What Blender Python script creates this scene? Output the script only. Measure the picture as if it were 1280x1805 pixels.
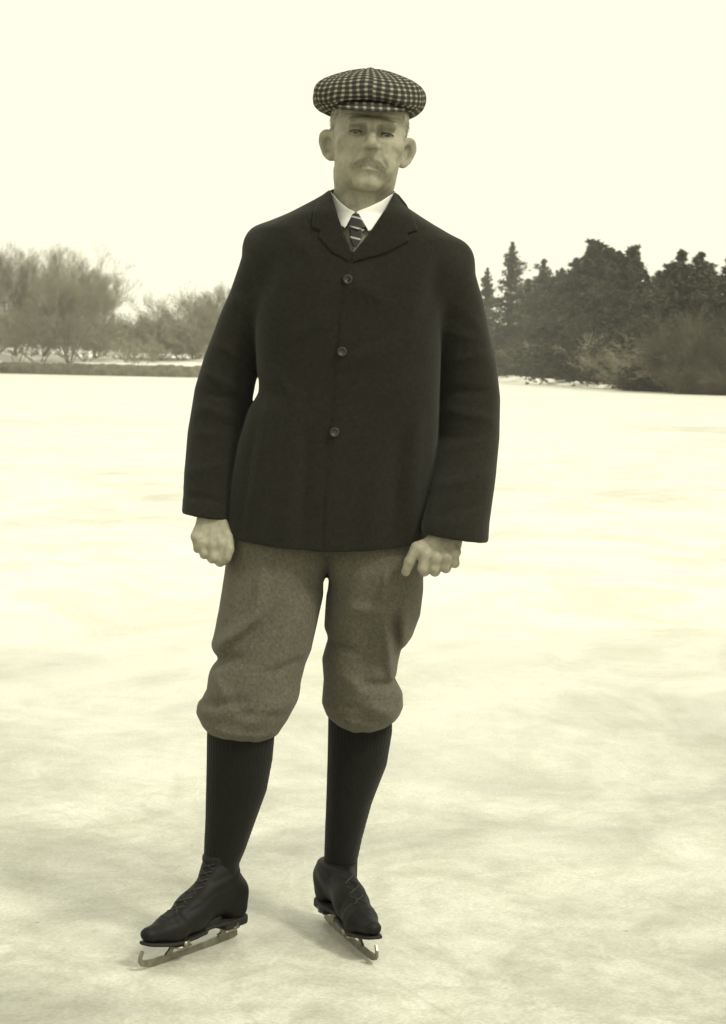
import bpy, math, random
import numpy as np
from mathutils import Matrix, Vector
C = bpy.context.scene
for o in list(bpy.data.objects): bpy.data.objects.remove(o)
COL = C.collection
rad = math.radians

# ------------------------------------------------------------------ camera
FPX = 3374.0                      # focal length in photo pixels (1280 wide)
CAMZ = 1.19
PITCH, ROLL = rad(4.195), rad(1.1)
cam = bpy.data.cameras.new('camera'); camo = bpy.data.objects.new('camera', cam); COL.objects.link(camo)
cam.sensor_fit = 'HORIZONTAL'; cam.sensor_width = 36; cam.lens = FPX/1280*36
cam.clip_end = 5000; cam.clip_start = .05
cam.dof.use_dof = True; cam.dof.focus_distance = 3.9; cam.dof.aperture_fstop = 22
RM = (Matrix.Rotation(math.pi/2-PITCH, 3, 'X') @ Matrix.Rotation(ROLL, 3, 'Z'))
camo.matrix_world = Matrix.Translation((0, 0, CAMZ)) @ RM.to_4x4()
C.camera = camo
# ------------------------------------------------------------------ world, sun, exposure
SUN_EL, SUN_AZ = rad(50), rad(126)     # high, in front of the man, to the right of the picture
w = bpy.data.worlds.new("World"); C.world = w; w.use_nodes = True
nt = w.node_tree; nt.nodes.clear()
out = nt.nodes.new('ShaderNodeOutputWorld'); bg = nt.nodes.new('ShaderNodeBackground')
sky = nt.nodes.new('ShaderNodeTexSky'); sky.sky_type = 'NISHITA'; sky.sun_disc = False
sky.sun_elevation = SUN_EL; sky.sun_rotation = SUN_AZ; sky.air_density = 2.0; sky.dust_density = 6.0
bw = nt.nodes.new('ShaderNodeRGBToBW'); mr = nt.nodes.new('ShaderNodeMapRange')
mr.inputs['From Min'].default_value = 0; mr.inputs['From Max'].default_value = 20
mr.inputs['To Min'].default_value = 9.6; mr.inputs['To Max'].default_value = 12.0; mr.clamp = True
mul = nt.nodes.new('ShaderNodeVectorMath'); mul.operation = 'SCALE'
mul.inputs[0].default_value = (1.0, 0.985, 0.77)
nt.links.new(sky.outputs[0], bw.inputs[0]); nt.links.new(bw.outputs[0], mr.inputs['Value'])
nt.links.new(mr.outputs[0], mul.inputs['Scale']); nt.links.new(mul.outputs[0], bg.inputs[0])
bg.inputs[1].default_value = 0.1; nt.links.new(bg.outputs[0], out.inputs[0])
sl = bpy.data.lights.new('sun', 'SUN'); sl.energy = 2.1; sl.angle = rad(10); sl.color = (1.0, .97, .80)
so = bpy.data.objects.new('sun', sl); COL.objects.link(so)
SD = Vector((math.sin(SUN_AZ)*math.cos(SUN_EL), math.cos(SUN_AZ)*math.cos(SUN_EL), math.sin(SUN_EL)))
so.rotation_euler = SD.to_track_quat('Z', 'Y').to_euler(); so.location = SD*20
C.view_settings.view_transform = 'Standard'; C.view_settings.look = 'None'
C.view_settings.exposure = 0.12; C.view_settings.gamma = 1; C.view_settings.use_curve_mapping = False
C.cycles.max_bounces = 8; C.cycles.volume_bounces = 1

# ------------------------------------------------------------------ pixel -> place helpers
RMn = np.array([list(r) for r in RM])
def ray(px, py): return RMn @ np.array([(px-640)/FPX, -(py-902.5)/FPX, -1.0])
def P(px, py, Y):
    d = ray(px, py); t = Y/d[1]; return np.array([d[0]*t, Y, CAMZ+d[2]*t])
def G(px, py, z=0.0):
    d = ray(px, py); t = (z-CAMZ)/d[2]; return np.array([d[0]*t, d[1]*t, z])
Y0 = 3.98
def m(px): return px/848.0

# ------------------------------------------------------------------ mesh helpers
def mesh_obj(name, V, F, mat, parent=None, origin=None, smooth=True, attrs=None):
    me = bpy.data.meshes.new(name)
    V = np.asarray(V, dtype=np.float64); org = np.zeros(3) if origin is None else np.asarray(origin, float)
    Vl = (V-org).astype(np.float32)
    if isinstance(F, np.ndarray):
        n, k = F.shape
        me.vertices.add(len(V)); me.vertices.foreach_set('co', Vl.ravel())
        me.loops.add(n*k); me.loops.foreach_set('vertex_index', F.astype(np.int32).ravel())
        me.polygons.add(n); me.polygons.foreach_set('loop_start', np.arange(0, n*k, k, dtype=np.int32))
        me.update(calc_edges=True)
    else:
        me.from_pydata(Vl.tolist(), [], F); me.update()
    if smooth: me.polygons.foreach_set('use_smooth', np.ones(len(me.polygons), dtype=bool))
    if attrs:
        for k, a in attrs.items():
            at = me.attributes.new(k, 'FLOAT', 'POINT'); at.data.foreach_set('value', np.asarray(a, dtype=np.float32))
    me.materials.append(mat)
    o = bpy.data.objects.new(name, me); COL.objects.link(o)
    if parent is not None:
        o.parent = parent; po = np.array(parent.get('_org', (0, 0, 0))); o.location = org-po
    else: o.location = org
    o['_org'] = [float(v) for v in org]
    return o
def tag(o, label=None, cat=None, group=None, kind=None):
    if label: o['label'] = label
    if cat: o['category'] = cat
    if group: o['group'] = group
    if kind: o['kind'] = kind
    return o
def merge(parts):
    Vs, Fs, n = [], [], 0
    for V, F in parts:
        Vs.append(V); Fs.append(F+n); n += len(V)
    return np.concatenate(Vs), np.concatenate(Fs)

def surface_nets(F, org, h):
    F = F.astype(np.float32); ins = F < 0
    nx, ny, nz = F.shape
    c = ins[:-1, :-1, :-1].astype(np.int8)
    for a in (0, 1):
        for b in (0, 1):
            for d in (0, 1):
                if a or b or d: c = c + ins[a:nx-1+a, b:ny-1+b, d:nz-1+d]
    act = (c > 0) & (c < 8); I, J, K = np.nonzero(act)
    idx = -np.ones(act.shape, dtype=np.int64); idx[I, J, K] = np.arange(len(I))
    acc = np.zeros((len(I), 3)); cnt = np.zeros(len(I))
    corners = [(a, b, d) for a in (0, 1) for b in (0, 1) for d in (0, 1)]
    val = {q: F[I+q[0], J+q[1], K+q[2]] for q in corners}
    for q in corners:
        for ax in range(3):
            if q[ax] == 0:
                r = list(q); r[ax] = 1; r = tuple(r)
                f0, f1 = val[q], val[r]; mk = (f0 < 0) != (f1 < 0)
                t = f0/np.where(mk, f0-f1, 1)
                p = np.tile(np.array(q, float), (len(I), 1)); p[:, ax] = t
                acc[mk] += p[mk]; cnt[mk] += 1
    V = (np.stack([I, J, K], 1)+acc/cnt[:, None])*h+np.asarray(org)
    Q = []
    for ax in range(3):
        sl0 = [slice(None)]*3; sl1 = [slice(None)]*3
        sl0[ax] = slice(0, -1); sl1[ax] = slice(1, None)
        A, B = ins[tuple(sl0)], ins[tuple(sl1)]
        e = A != B; ii = np.array(np.nonzero(e))
        u, v = (ax+1) % 3, (ax+2) % 3
        ok = (ii[u] > 0) & (ii[v] > 0) & (ii[u] < act.shape[u]) & (ii[v] < act.shape[v])
        ii = ii[:, ok]; s = A[tuple(ii)]
        def cell(du, dv):
            q = ii.copy(); q[u] -= du; q[v] -= dv; return idx[tuple(q)]
        q4 = np.stack([cell(1, 1), cell(0, 1), cell(0, 0), cell(1, 0)], 1)
        q4[~s] = q4[~s][:, ::-1]; Q.append(q4)
    Q = np.concatenate(Q); Q = Q[(Q >= 0).all(1)]
    return V, Q
def smooth_mesh(V, F, it=1, lam=.5):
    n = len(V)
    for _ in range(it):
        S = np.zeros_like(V); c = np.zeros(n)
        for a, b in ((0, 1), (1, 2), (2, 3), (3, 0)):
            np.add.at(S, F[:, a], V[F[:, b]]); np.add.at(S, F[:, b], V[F[:, a]])
            np.add.at(c, F[:, a], 1); np.add.at(c, F[:, b], 1)
        V = V+lam*(S/np.maximum(c, 1)[:, None]-V)
    return V
def iso(fn, lo, hi, h, sm=1):
    lo = np.array(lo, float)-2*h; hi = np.array(hi, float)+2*h
    n = np.ceil((hi-lo)/h).astype(int)+1
    x, y, z = [(lo[i]+h*np.arange(n[i])).astype(np.float32) for i in range(3)]
    X, Yy, Z = np.meshgrid(x, y, z, indexing='ij')
    V, Q = surface_nets(fn(X, Yy, Z), lo, h)
    if sm: V = smooth_mesh(V, Q, sm)
    return V, Q
# signed distance pieces
def smin(a, b, k): h = np.clip(.5+.5*(b-a)/k, 0, 1); return b+(a-b)*h-k*h*(1-h)
def smax(a, b, k): return -smin(-a, -b, k)
def ell(X, Y, Z, c, r):
    dx, dy, dz = X-c[0], Y-c[1], Z-c[2]
    q = np.sqrt((dx/r[0])**2+(dy/r[1])**2+(dz/r[2])**2)+1e-9
    g = np.sqrt((dx/r[0]**2)**2+(dy/r[1]**2)**2+(dz/r[2]**2)**2)+1e-9
    return q*(q-1)/g
def cap(X, Y, Z, a, b, ra, rb=None):
    rb = ra if rb is None else rb; a = np.asarray(a, float); b = np.asarray(b, float); ab = b-a
    t = np.clip(((X-a[0])*ab[0]+(Y-a[1])*ab[1]+(Z-a[2])*ab[2])/max(ab@ab, 1e-12), 0, 1)
    return np.sqrt((X-a[0]-t*ab[0])**2+(Y-a[1]-t*ab[1])**2+(Z-a[2]-t*ab[2])**2)-(ra+(rb-ra)*t)
def chain(X, Y, Z, pts, k=.01):
    d = None
    for (p, r), (q, s) in zip(pts[:-1], pts[1:]):
        e = cap(X, Y, Z, p, q, r, s); d = e if d is None else smin(d, e, k)
    return d
def box(X, Y, Z, c, hs, r=0):
    qx, qy, qz = np.abs(X-c[0])-hs[0]+r, np.abs(Y-c[1])-hs[1]+r, np.abs(Z-c[2])-hs[2]+r
    return np.sqrt(np.maximum(qx, 0)**2+np.maximum(qy, 0)**2+np.maximum(qz, 0)**2)+np.minimum(np.maximum(qx, np.maximum(qy, qz)), 0)-r
def interp(z, zs, vs):      # smooth-ish interpolation of a traced edge
    zs, vs = np.asarray(zs, float), np.asarray(vs, float); o = np.argsort(zs); zs, vs = zs[o], vs[o]
    zz = np.linspace(zs[0], zs[-1], 400); vv = np.interp(zz, zs, vs)
    n = 9; ker = np.hanning(n+2)[1:-1]; ker /= ker.sum()
    vv = np.convolve(np.pad(vv, n//2, mode='edge'), ker, 'valid')
    return np.interp(z, zz, vv)
def loft(X, Y, Z, L, R, D, n=2.3, Yc=Y0):
    """L, R: traced pixel edges [(px,py)...]; D: [(py, front, back)] in metres"""
    zs = Z[0, 0, :]
    l = np.array([P(a, b, Yc) for a, b in L]); r = np.array([P(a, b, Yc) for a, b in R])
    dd = np.array([(P(600, a, Yc)[2], f, b) for a, f, b in D])
    xl = interp(zs, l[:, 2], l[:, 0]); xr = interp(zs, r[:, 2], r[:, 0])
    yf = interp(zs, dd[:, 0], dd[:, 1]); yb = interp(zs, dd[:, 0], dd[:, 2])
    cx = (xl+xr)/2; a = np.maximum((xr-xl)/2, .004); cy = Yc+(yb+yf)/2; b = np.maximum((yb-yf)/2, .004)
    dx, dy = X-cx, Y-cy
    q = ((np.abs(dx)/a)**n+(np.abs(dy)/b)**n)**(1/n)+1e-6
    ln = np.sqrt(dx**2+dy**2)
    d = np.where(q > .3, ln*(1-1/q), -np.minimum(a, b)*.7)
    top = max(l[:, 2].max(), r[:, 2].max()); bot = min(l[:, 2].min(), r[:, 2].min())
    return smax(smax(d, Z-top, .01), bot-Z, .01)
def polysd(X, Z, pts):
    """2-D signed distance to a polygon in the x-z plane (negative inside)"""
    pts = [np.asarray(p) for p in pts]; d = None; s = np.ones_like(X); n = len(pts)
    for i in range(n):
        a, b = pts[i], pts[(i-1) % n]; e = b-a; wx, wz = X-a[0], Z-a[1]
        t = np.clip((wx*e[0]+wz*e[1])/(e@e), 0, 1)
        dd = (wx-e[0]*t)**2+(wz-e[1]*t)**2; d = dd if d is None else np.minimum(d, dd)
        c1 = Z >= a[1]; c2 = Z < b[1]; c3 = e[0]*wz > e[1]*wx
        fl = (c1 & c2 & c3) | (~c1 & ~c2 & ~c3); s = np.where(fl, -s, s)
    return s*np.sqrt(d)
def ppoly(pts, Y=Y0): return [P(a, b, Y)[[0, 2]] for a, b in pts]
def ridge(X, Z, a, b, wpx, Y=Y0):
    """gaussian ridge along a pixel segment, as seen in the x-z plane"""
    A, B = P(*a, Y)[[0, 2]], P(*b, Y)[[0, 2]]; e = B-A
    t = np.clip(((X-A[0])*e[0]+(Z-A[1])*e[1])/(e@e), 0, 1)
    d2 = (X-A[0]-t*e[0])**2+(Z-A[1]-t*e[1])**2
    return np.exp(-d2/m(wpx)**2)*np.sin(math.pi*np.clip(t*.9+.05, 0, 1))**.5
def noise3(X, Y, Z, s, seed=0):
    rs = np.random.RandomState(seed); o = 0
    for i in range(7):
        k = rs.normal(size=3); k /= np.linalg.norm(k); f = s*(.7+.8*rs.rand()); ph = rs.rand()*6.28
        k2 = rs.normal(size=3)*s*.35
        o = o+np.sin(f*(k[0]*X+k[1]*Y+k[2]*Z)+ph+1.3*np.sin(k2[0]*X+k2[1]*Y+k2[2]*Z+ph*2))
    return o/4.0

# ------------------------------------------------------------------ materials
def mat(name, col, rough=.8, var=.15, nscale=30, bump=.0, bscale=200, spec=.3, sheen=0, metal=0, coat=0, stretch=None, bdist=.002):
    M = bpy.data.materials.new(name); M.use_nodes = True; t = M.node_tree; L = t.links
    b = t.nodes['Principled BSDF']
    b.inputs['Roughness'].default_value = rough; b.inputs['Specular IOR Level'].default_value = spec
    b.inputs['Metallic'].default_value = metal; b.inputs['Sheen Weight'].default_value = sheen; b.inputs['Coat Weight'].default_value = coat
    b.inputs['Sheen Roughness'].default_value = .5
    tc = t.nodes.new('ShaderNodeTexCoord'); src = tc.outputs['Object']
    if stretch:
        mp = t.nodes.new('ShaderNodeMapping'); mp.inputs['Scale'].default_value = stretch; L.new(src, mp.inputs[0]); src = mp.outputs[0]
    n = t.nodes.new('ShaderNodeTexNoise'); n.inputs['Scale'].default_value = nscale; n.inputs['Detail'].default_value = 6; n.inputs['Roughness'].default_value = .65
    L.new(src, n.inputs['Vector'])
    r = t.nodes.new('ShaderNodeValToRGB'); r.color_ramp.elements[0].position = .3; r.color_ramp.elements[1].position = .7
    r.color_ramp.elements[0].color = [c*(1-var) for c in col]+[1]; r.color_ramp.elements[1].color = [min(1, c*(1+var)) for c in col]+[1]
    L.new(n.outputs[0], r.inputs[0]); L.new(r.outputs[0], b.inputs['Base Color'])
    if bump:
        n2 = t.nodes.new('ShaderNodeTexNoise'); n2.inputs['Scale'].default_value = bscale; n2.inputs['Detail'].default_value = 4
        L.new(src, n2.inputs['Vector'])
        bp = t.nodes.new('ShaderNodeBump'); bp.inputs['Strength'].default_value = bump; bp.inputs['Distance'].default_value = bdist
        L.new(n2.outputs[0], bp.inputs['Height']); L.new(bp.outputs[0], b.inputs['Normal'])
    return M
def bwcol(v, w=1.0): return (v, v*.97, v*(.93 if w else .85))

M_wool = mat('dark_wool', (.0145, .0137, .0098), .95, .35, 130, .55, 420, .15, sheen=.10)
M_wool2 = mat('dark_wool_lapel', (.0140, .0132, .0095), .95, .35, 130, .55, 420, .15, sheen=.10)
M_tweed = mat('brown_tweed', (.096, .089, .068), .95, .30, 150, .5, 420, .15, sheen=.1)
M_stock = mat('black_knit', (.0095, .0092, .0074), .95, .3, 90, .5, 350, .12, sheen=.08, stretch=(3, 3, .6))
M_boot = mat('black_leather', (.0060, .0058, .0048), .6, .4, 40, .5, 120, .22)
M_sole = mat('sole_leather', (.015, .014, .011), .7, .3, 60, .2, 200)
M_steel = mat('worn_steel', (.22, .21, .165), .38, .35, 60, .2, 200, .5, metal=.75)
M_skin = mat('skin', (.285, .265, .202), .6, .24, 45, .25, 260, .35, bdist=.0015)
M_hair = mat('grey_hair', (.42, .40, .33), .8, .35, 160, .8, 350, .2, stretch=(1, 1, .25))
M_mous = mat('grey_moustache', (.46, .43, .34), .8, .35, 300, .8, 500, .2)
M_white = mat('white_linen', (.86, .86, .82), .6, .02, 60, .1, 400, .3)
M_vest = mat('grey_waistcoat', (.22, .21, .17), .9, .4, 260, .4, 500, .2)
M_btn = mat('horn_button', (.022, .02, .016), .5, .2, 100, 0, 100, .5)
M_eye = mat('eyeball', (.26, .25, .21), .25, .05, 60, 0, 100, .5)
M_iris = mat('iris', (.02, .02, .018), .3, .1, 60, 0, 100, .5)
M_lace = mat('boot_lace', (.035, .033, .028), .8, .2, 100, .3, 300)

def stripe_mat():
    M = mat('striped_silk', (.02, .02, .02), .5, .1, 60, .1, 300); t = M.node_tree; L = t.links; b = t.nodes['Principled BSDF']
    tc = t.nodes.new('ShaderNodeTexCoord'); s = t.nodes.new('ShaderNodeSeparateXYZ'); L.new(tc.outputs['Object'], s.inputs[0])
    a = t.nodes.new('ShaderNodeMath'); a.operation = 'MULTIPLY_ADD'; a.inputs[1].default_value = .25; L.new(s.outputs[0], a.inputs[0]); L.new(s.outputs[2], a.inputs[2])
    f = t.nodes.new('ShaderNodeMath'); f.operation = 'MULTIPLY'; f.inputs[1].default_value = 1/.0215; L.new(a.outputs[0], f.inputs[0])
    g = t.nodes.new('ShaderNodeMath'); g.operation = 'FRACT'; L.new(f.outputs[0], g.inputs[0])
    r = t.nodes.new('ShaderNodeValToRGB'); e = r.color_ramp.elements
    e[0].position = 0; e[0].color = (.36, .36, .32, 1); e[1].position = .18; e[1].color = (.02, .02, .02, 1)
    e2 = e.new(.14); e2.color = (.34, .34, .31, 1)
    L.new(g.outputs[0], r.inputs[0]); L.new(r.outputs[0], b.inputs['Base Color']); return M
M_tie = stripe_mat()
def check_mat():
    M = mat('checked_tweed', (.1, .1, .1), .95, .1, 60, .6, 500, .15); t = M.node_tree; L = t.links; b = t.nodes['Principled BSDF']
    def stripe(name, per):
        a = t.nodes.new('ShaderNodeAttribute'); a.attribute_name = name
        f = t.nodes.new('ShaderNodeMath'); f.operation = 'MULTIPLY'; f.inputs[1].default_value = 6.2832/per; L.new(a.outputs['Fac'], f.inputs[0])
        s = t.nodes.new('ShaderNodeMath'); s.operation = 'SINE'; L.new(f.outputs[0], s.inputs[0])
        r = t.nodes.new('ShaderNodeMapRange'); r.inputs['From Min'].default_value = -.15; r.inputs['From Max'].default_value = .9
        L.new(s.outputs[0], r.inputs['Value']); return r.outputs[0]
    u, v = stripe('cloth_u', .0168), stripe('cloth_v', .0122)
    mu = t.nodes.new('ShaderNodeMath'); mu.operation = 'MULTIPLY'; L.new(u, mu.inputs[0]); L.new(v, mu.inputs[1])
    ad = t.nodes.new('ShaderNodeMath'); ad.operation = 'ADD'; L.new(u, ad.inputs[0]); L.new(v, ad.inputs[1])
    m1 = t.nodes.new('ShaderNodeMix'); m1.data_type = 'RGBA'; L.new(ad.outputs[0], m1.inputs[0])
    m1.inputs[6].default_value = (.034, .035, .036, 1); m1.inputs[7].default_value = (.105, .097, .075, 1)
    m2 = t.nodes.new('ShaderNodeMix'); m2.data_type = 'RGBA'; L.new(mu.outputs[0], m2.inputs[0])
    L.new(m1.outputs[2], m2.inputs[6]); m2.inputs[7].default_value = (.44, .42, .33, 1)
    n = t.nodes.new('ShaderNodeTexNoise'); n.inputs['Scale'].default_value = 300
    m3 = t.nodes.new('ShaderNodeMix'); m3.data_type = 'RGBA'; m3.blend_type = 'MULTIPLY'; m3.inputs[0].default_value = .5
    L.new(m2.outputs[2], m3.inputs[6]); L.new(n.outputs[0], m3.inputs[7]); L.new(m3.outputs[2], b.inputs['Base Color'])
    return M
M_check = check_mat()

def ice_mat():
    M = bpy.data.materials.new('snowy_ice'); M.use_nodes = True; t = M.node_tree; L = t.links; b = t.nodes['Principled BSDF']
    tc = t.nodes.new('ShaderNodeTexCoord')
    def nz(scale, sc, det=5, ro=.55, dist=0, loc=(0, 0, 0)):
        mp = t.nodes.new('ShaderNodeMapping'); mp.inputs['Scale'].default_value = sc; mp.inputs['Location'].default_value = loc; L.new(tc.outputs['Object'], mp.inputs[0])
        n = t.nodes.new('ShaderNodeTexNoise'); n.inputs['Scale'].default_value = scale; n.inputs['Detail'].default_value = det
        n.inputs['Roughness'].default_value = ro; n.inputs['Distortion'].default_value = dist; L.new(mp.outputs[0], n.inputs[0]); return n.outputs[0]
    def ramp(x, p0, c0, p1, c1):
        r = t.nodes.new('ShaderNodeValToRGB'); e = r.color_ramp.elements; e[0].position = p0; e[0].color = c0; e[1].position = p1; e[1].color = c1
        L.new(x, r.inputs[0]); return r.outputs[0]
    def mix(f, a, c, mode='MIX'):
        x = t.nodes.new('ShaderNodeMix'); x.data_type = 'RGBA'; x.blend_type = mode
        if isinstance(f, float): x.inputs[0].default_value = f
        else: L.new(f, x.inputs[0])
        L.new(a, x.inputs[6]); L.new(c, x.inputs[7]); return x.outputs[2]
    big = ramp(nz(1.05, (1, .75, 1), 5, .6, 1.2, (3.1, 1.7, 0)), .36, (.36, .36, .325, 1), .60, (.68, .67, .61, 1))
    mid = ramp(nz(3.4, (1, .8, 1), 9, .70, 1.0), .38, (.76, .76, .72, 1), .56, (1, 1, 1, 1))
    small = ramp(nz(16, (1, .8, 1), 8, .75, .8), .40, (.84, .84, .80, 1), .58, (1, 1, 1, 1))
    fine = ramp(nz(110, (1, 1, 1), 4, .7), .36, (.80, .80, .77, 1), .60, (1, 1, 1, 1))
    # sparse dark specks of grit frozen into the surface
    vo = t.nodes.new('ShaderNodeTexVoronoi'); vo.inputs['Scale'].default_value = 2.3; L.new(tc.outputs['Object'], vo.inputs['Vector'])
    grit = ramp(vo.outputs['Distance'], .006, (.40, .38, .32, 1), .016, (1, 1, 1, 1))
    c = mix(1.0, mix(1.0, mix(1.0, mix(1.0, big, mid, 'MULTIPLY'), small, 'MULTIPLY'), fine, 'MULTIPLY'), grit, 'MULTIPLY')
    for sc_, lc_ in ((.55, (0, 5, 0)), (.9, (7, 2, 0))):      # long thin curving skate cuts
        cut = t.nodes.new('ShaderNodeValToRGB'); e = cut.color_ramp.elements; e[0].position = .4975; e[0].color = (1, 1, 1, 1); e[1].position = .5025; e[1].color = (1, 1, 1, 1)
        q = e.new(.5); q.color = (.72, .72, .68, 1); L.new(nz(sc_, (1, .6, 1), 0, .5, .4, lc_), cut.inputs[0]); c = mix(.45, c, cut.outputs[0], 'MULTIPLY')
    # colour blends to a lighter tone farther out, with broken grey streaks
    f1 = ramp(nz(.34, (.6, .5, 1), 8, .66, 1.0), .34, (.64, .63, .57, 1), .50, (.82, .81, .76, 1))
    f2 = ramp(nz(1.5, (.8, .5, 1), 9, .74, 1.2), .40, (.84, .83, .78, 1), .53, (1, 1, 1, 1))
    farc = mix(1.0, mix(1.0, f1, f2, 'MULTIPLY'), fine, 'MULTIPLY')
    gx = t.nodes.new('ShaderNodeSeparateXYZ'); L.new(tc.outputs['Object'], gx.inputs[0])
    wob = t.nodes.new('ShaderNodeMath'); wob.operation = 'MULTIPLY_ADD'; wob.inputs[1].default_value = 5.0; L.new(nz(.6, (1, 1, 1), 5), wob.inputs[0]); L.new(gx.outputs[1], wob.inputs[2])
    mr = t.nodes.new('ShaderNodeMapRange'); mr.inputs['From Min'].default_value = 5.6; mr.inputs['From Max'].default_value = 12.5
    L.new(wob.outputs[0], mr.inputs[0])
    c = mix(mr.outputs[0], c, farc)
    L.new(c, b.inputs['Base Color'])
    rr = t.nodes.new('ShaderNodeMapRange'); rr.inputs['To Min'].default_value = .30; rr.inputs['To Max'].default_value = .55
    L.new(nz(2.0, (1, 1, 1), 4), rr.inputs[0]); L.new(rr.outputs[0], b.inputs['Roughness'])
    b.inputs['Specular IOR Level'].default_value = .35
    bp = t.nodes.new('ShaderNodeBump'); bp.inputs['Strength'].default_value = .35; bp.inputs['Distance'].default_value = .006
    L.new(nz(14, (1, 1, 1), 7, .65), bp.inputs['Height']); L.new(bp.outputs[0], b.inputs['Normal'])
    return M
M_ice = ice_mat()
M_snow = mat('bank_snow', (.80, .79, .73), .9, .10, .5, .3, 3, .2, bdist=.1)
M_bank = mat('frozen_mud', (.13, .12, .09), .95, .45, 1.2, .8, 3, .2, bdist=.15)
M_bark = mat('grey_bark', (.16, .148, .115), .95, .3, 3, .0, 20, .1)
M_twig = mat('grey_twigs', (.27, .25, .19), .95, .25, .25, .0, 20, .1)
M_twigd = mat('brown_twigs', (.10, .092, .068), .95, .3, .3, .0, 20, .1)
M_barkd = mat('dark_bark', (.055, .05, .037), .95, .3, 3, .0, 20, .1)
M_need = mat('pine_needles', (.050, .050, .033), .8, .45, .5, .0, 20, .2)
M_need2 = mat('spruce_needles', (.068, .066, .045), .8, .45, .5, .0, 20, .2)

# ------------------------------------------------------------------ the setting: ice, shore, bank
def grid(xs, ys, zf):
    X, Yv = np.meshgrid(xs, ys, indexing='ij'); Z = zf(X, Yv)
    V = np.stack([X, Yv, Z], -1).reshape(-1, 3); ny = len(ys)
    i, j = np.meshgrid(np.arange(len(xs)-1), np.arange(ny-1), indexing='ij')
    a = (i*ny+j).ravel(); return V, np.stack([a, a+ny, a+ny+1, a+1], 1)
V, F = grid(np.linspace(-3000, 3000, 7), np.linspace(-200, 4000, 7), lambda x, y: 0*x)
tag(mesh_obj('lake_ice', V, F, M_ice, smooth=False), kind='structure')
# shoreline as traced: ground points where ice meets the shore
SH = [(-500, 656), (0, 658), (170, 662), (340, 665.5), (600, 668), (860, 671), (1000, 676), (1100, 686), (1180, 693), (1280, 697), (1500, 705)]
SHW = np.array([G(a, b) for a, b in SH]); _o = np.argsort(SHW[:, 0]); SHW = SHW[_o]
def shore_y(x): return np.interp(x, SHW[:, 0], SHW[:, 1])
def shore_point(px, back=0):
    """ground point behind the shoreline along the ray through a photo column"""
    xs = np.array([s[0] for s in SH]); ys = np.array([s[1] for s in SH])
    g = G(px, float(np.interp(px, xs, ys))); d = g/np.linalg.norm(g[:2]); return g+d*back
def terrain(x, y):
    s = y-shore_y(x); left = np.clip((5-x)/12, 0, 1)*np.clip((x+400)/10, 0, 1)
    lo = np.clip(s/6, 0, 1)*.18+np.clip(s/160, 0, 1)*.8
    wl = np.clip(s/3, 0, 1)*.5+np.clip((s-3)/22, 0, 1)*1.7+np.clip(s/160, 0, 1)*1.5
    return np.where(s < 0, -.25, lo*(1-left)+wl*left+.12*np.sin(x*.31+y*.17)*np.clip(s/5, 0, 1))
tt = np.concatenate([np.linspace(-4, 30, 35), np.linspace(36, 180, 25), np.linspace(260, 2500, 12)])
xs = np.concatenate([np.linspace(-900, -130, 30), np.linspace(-125, 60, 90), np.linspace(70, 900, 30)])
Xg, Tg = np.meshgrid(xs, tt, indexing='ij'); Yg = shore_y(Xg)+Tg; Zg = terrain(Xg, Yg)
ny = len(tt); i, j = np.meshgrid(np.arange(len(xs)-1), np.arange(ny-1), indexing='ij'); a = (i*ny+j).ravel()
tag(mesh_obj('snowy_shore', np.stack([Xg, Yg, Zg], -1).reshape(-1, 3), np.stack([a, a+ny, a+ny+1, a+1], 1), M_snow), kind='structure')
# dark earth bank along the left shore (a low dyke face with a rough top)
rs = np.random.RandomState(4)
bx = np.linspace(-230, 4, 640); prof = [(-.9, -.1), (-.7, .6), (-.3, 1.2), (.3, 1.45), (1.6, 1.4), (2.6, .3)]
VV = []
for x in bx:
    y = shore_y(x); f = 1+.025*math.sin(x*.9)+.12*rs.rand()
    for k, (dy, z) in enumerate(prof): VV.append((x, y+dy-.2+.25*rs.rand(), z*f))
VV = np.array(VV); npf = len(prof); i, j = np.meshgrid(np.arange(len(bx)-1), np.arange(npf-1), indexing='ij'); a = (i*npf+j).ravel()
tag(mesh_obj('earth_bank', VV, np.stack([a, a+npf, a+npf+1, a+1], 1), M_bank), kind='structure')

# ------------------------------------------------------------------ trees
def prisms(S):
    """S: rows p0(3) p1(3) r0 r1 -> three-sided tapered prisms"""
    S = np.asarray(S, float); p0, p1, r0, r1 = S[:, :3], S[:, 3:6], S[:, 6], S[:, 7]
    d = p1-p0; d /= np.linalg.norm(d, axis=1)[:, None]+1e-9
    up = np.where(np.abs(d[:, 2:3]) > .9, np.array([[1, 0, 0]]), np.array([[0, 0, 1]]))
    u = np.cross(d, up); u /= np.linalg.norm(u, axis=1)[:, None]; v = np.cross(d, u)
    V = []
    for pp, rr in ((p0, r0), (p1, r1)):
        for k in range(3):
            a = k*2*math.pi/3; V.append(pp+rr[:, None]*(math.cos(a)*u+math.sin(a)*v))
    V = np.stack(V, 1).reshape(-1, 3); b = np.arange(len(S))*6
    Q = np.concatenate([np.stack([b+k, b+(k+1) % 3, b+3+(k+1) % 3, b+3+k], 1) for k in range(3)])
    return V, Q
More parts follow.
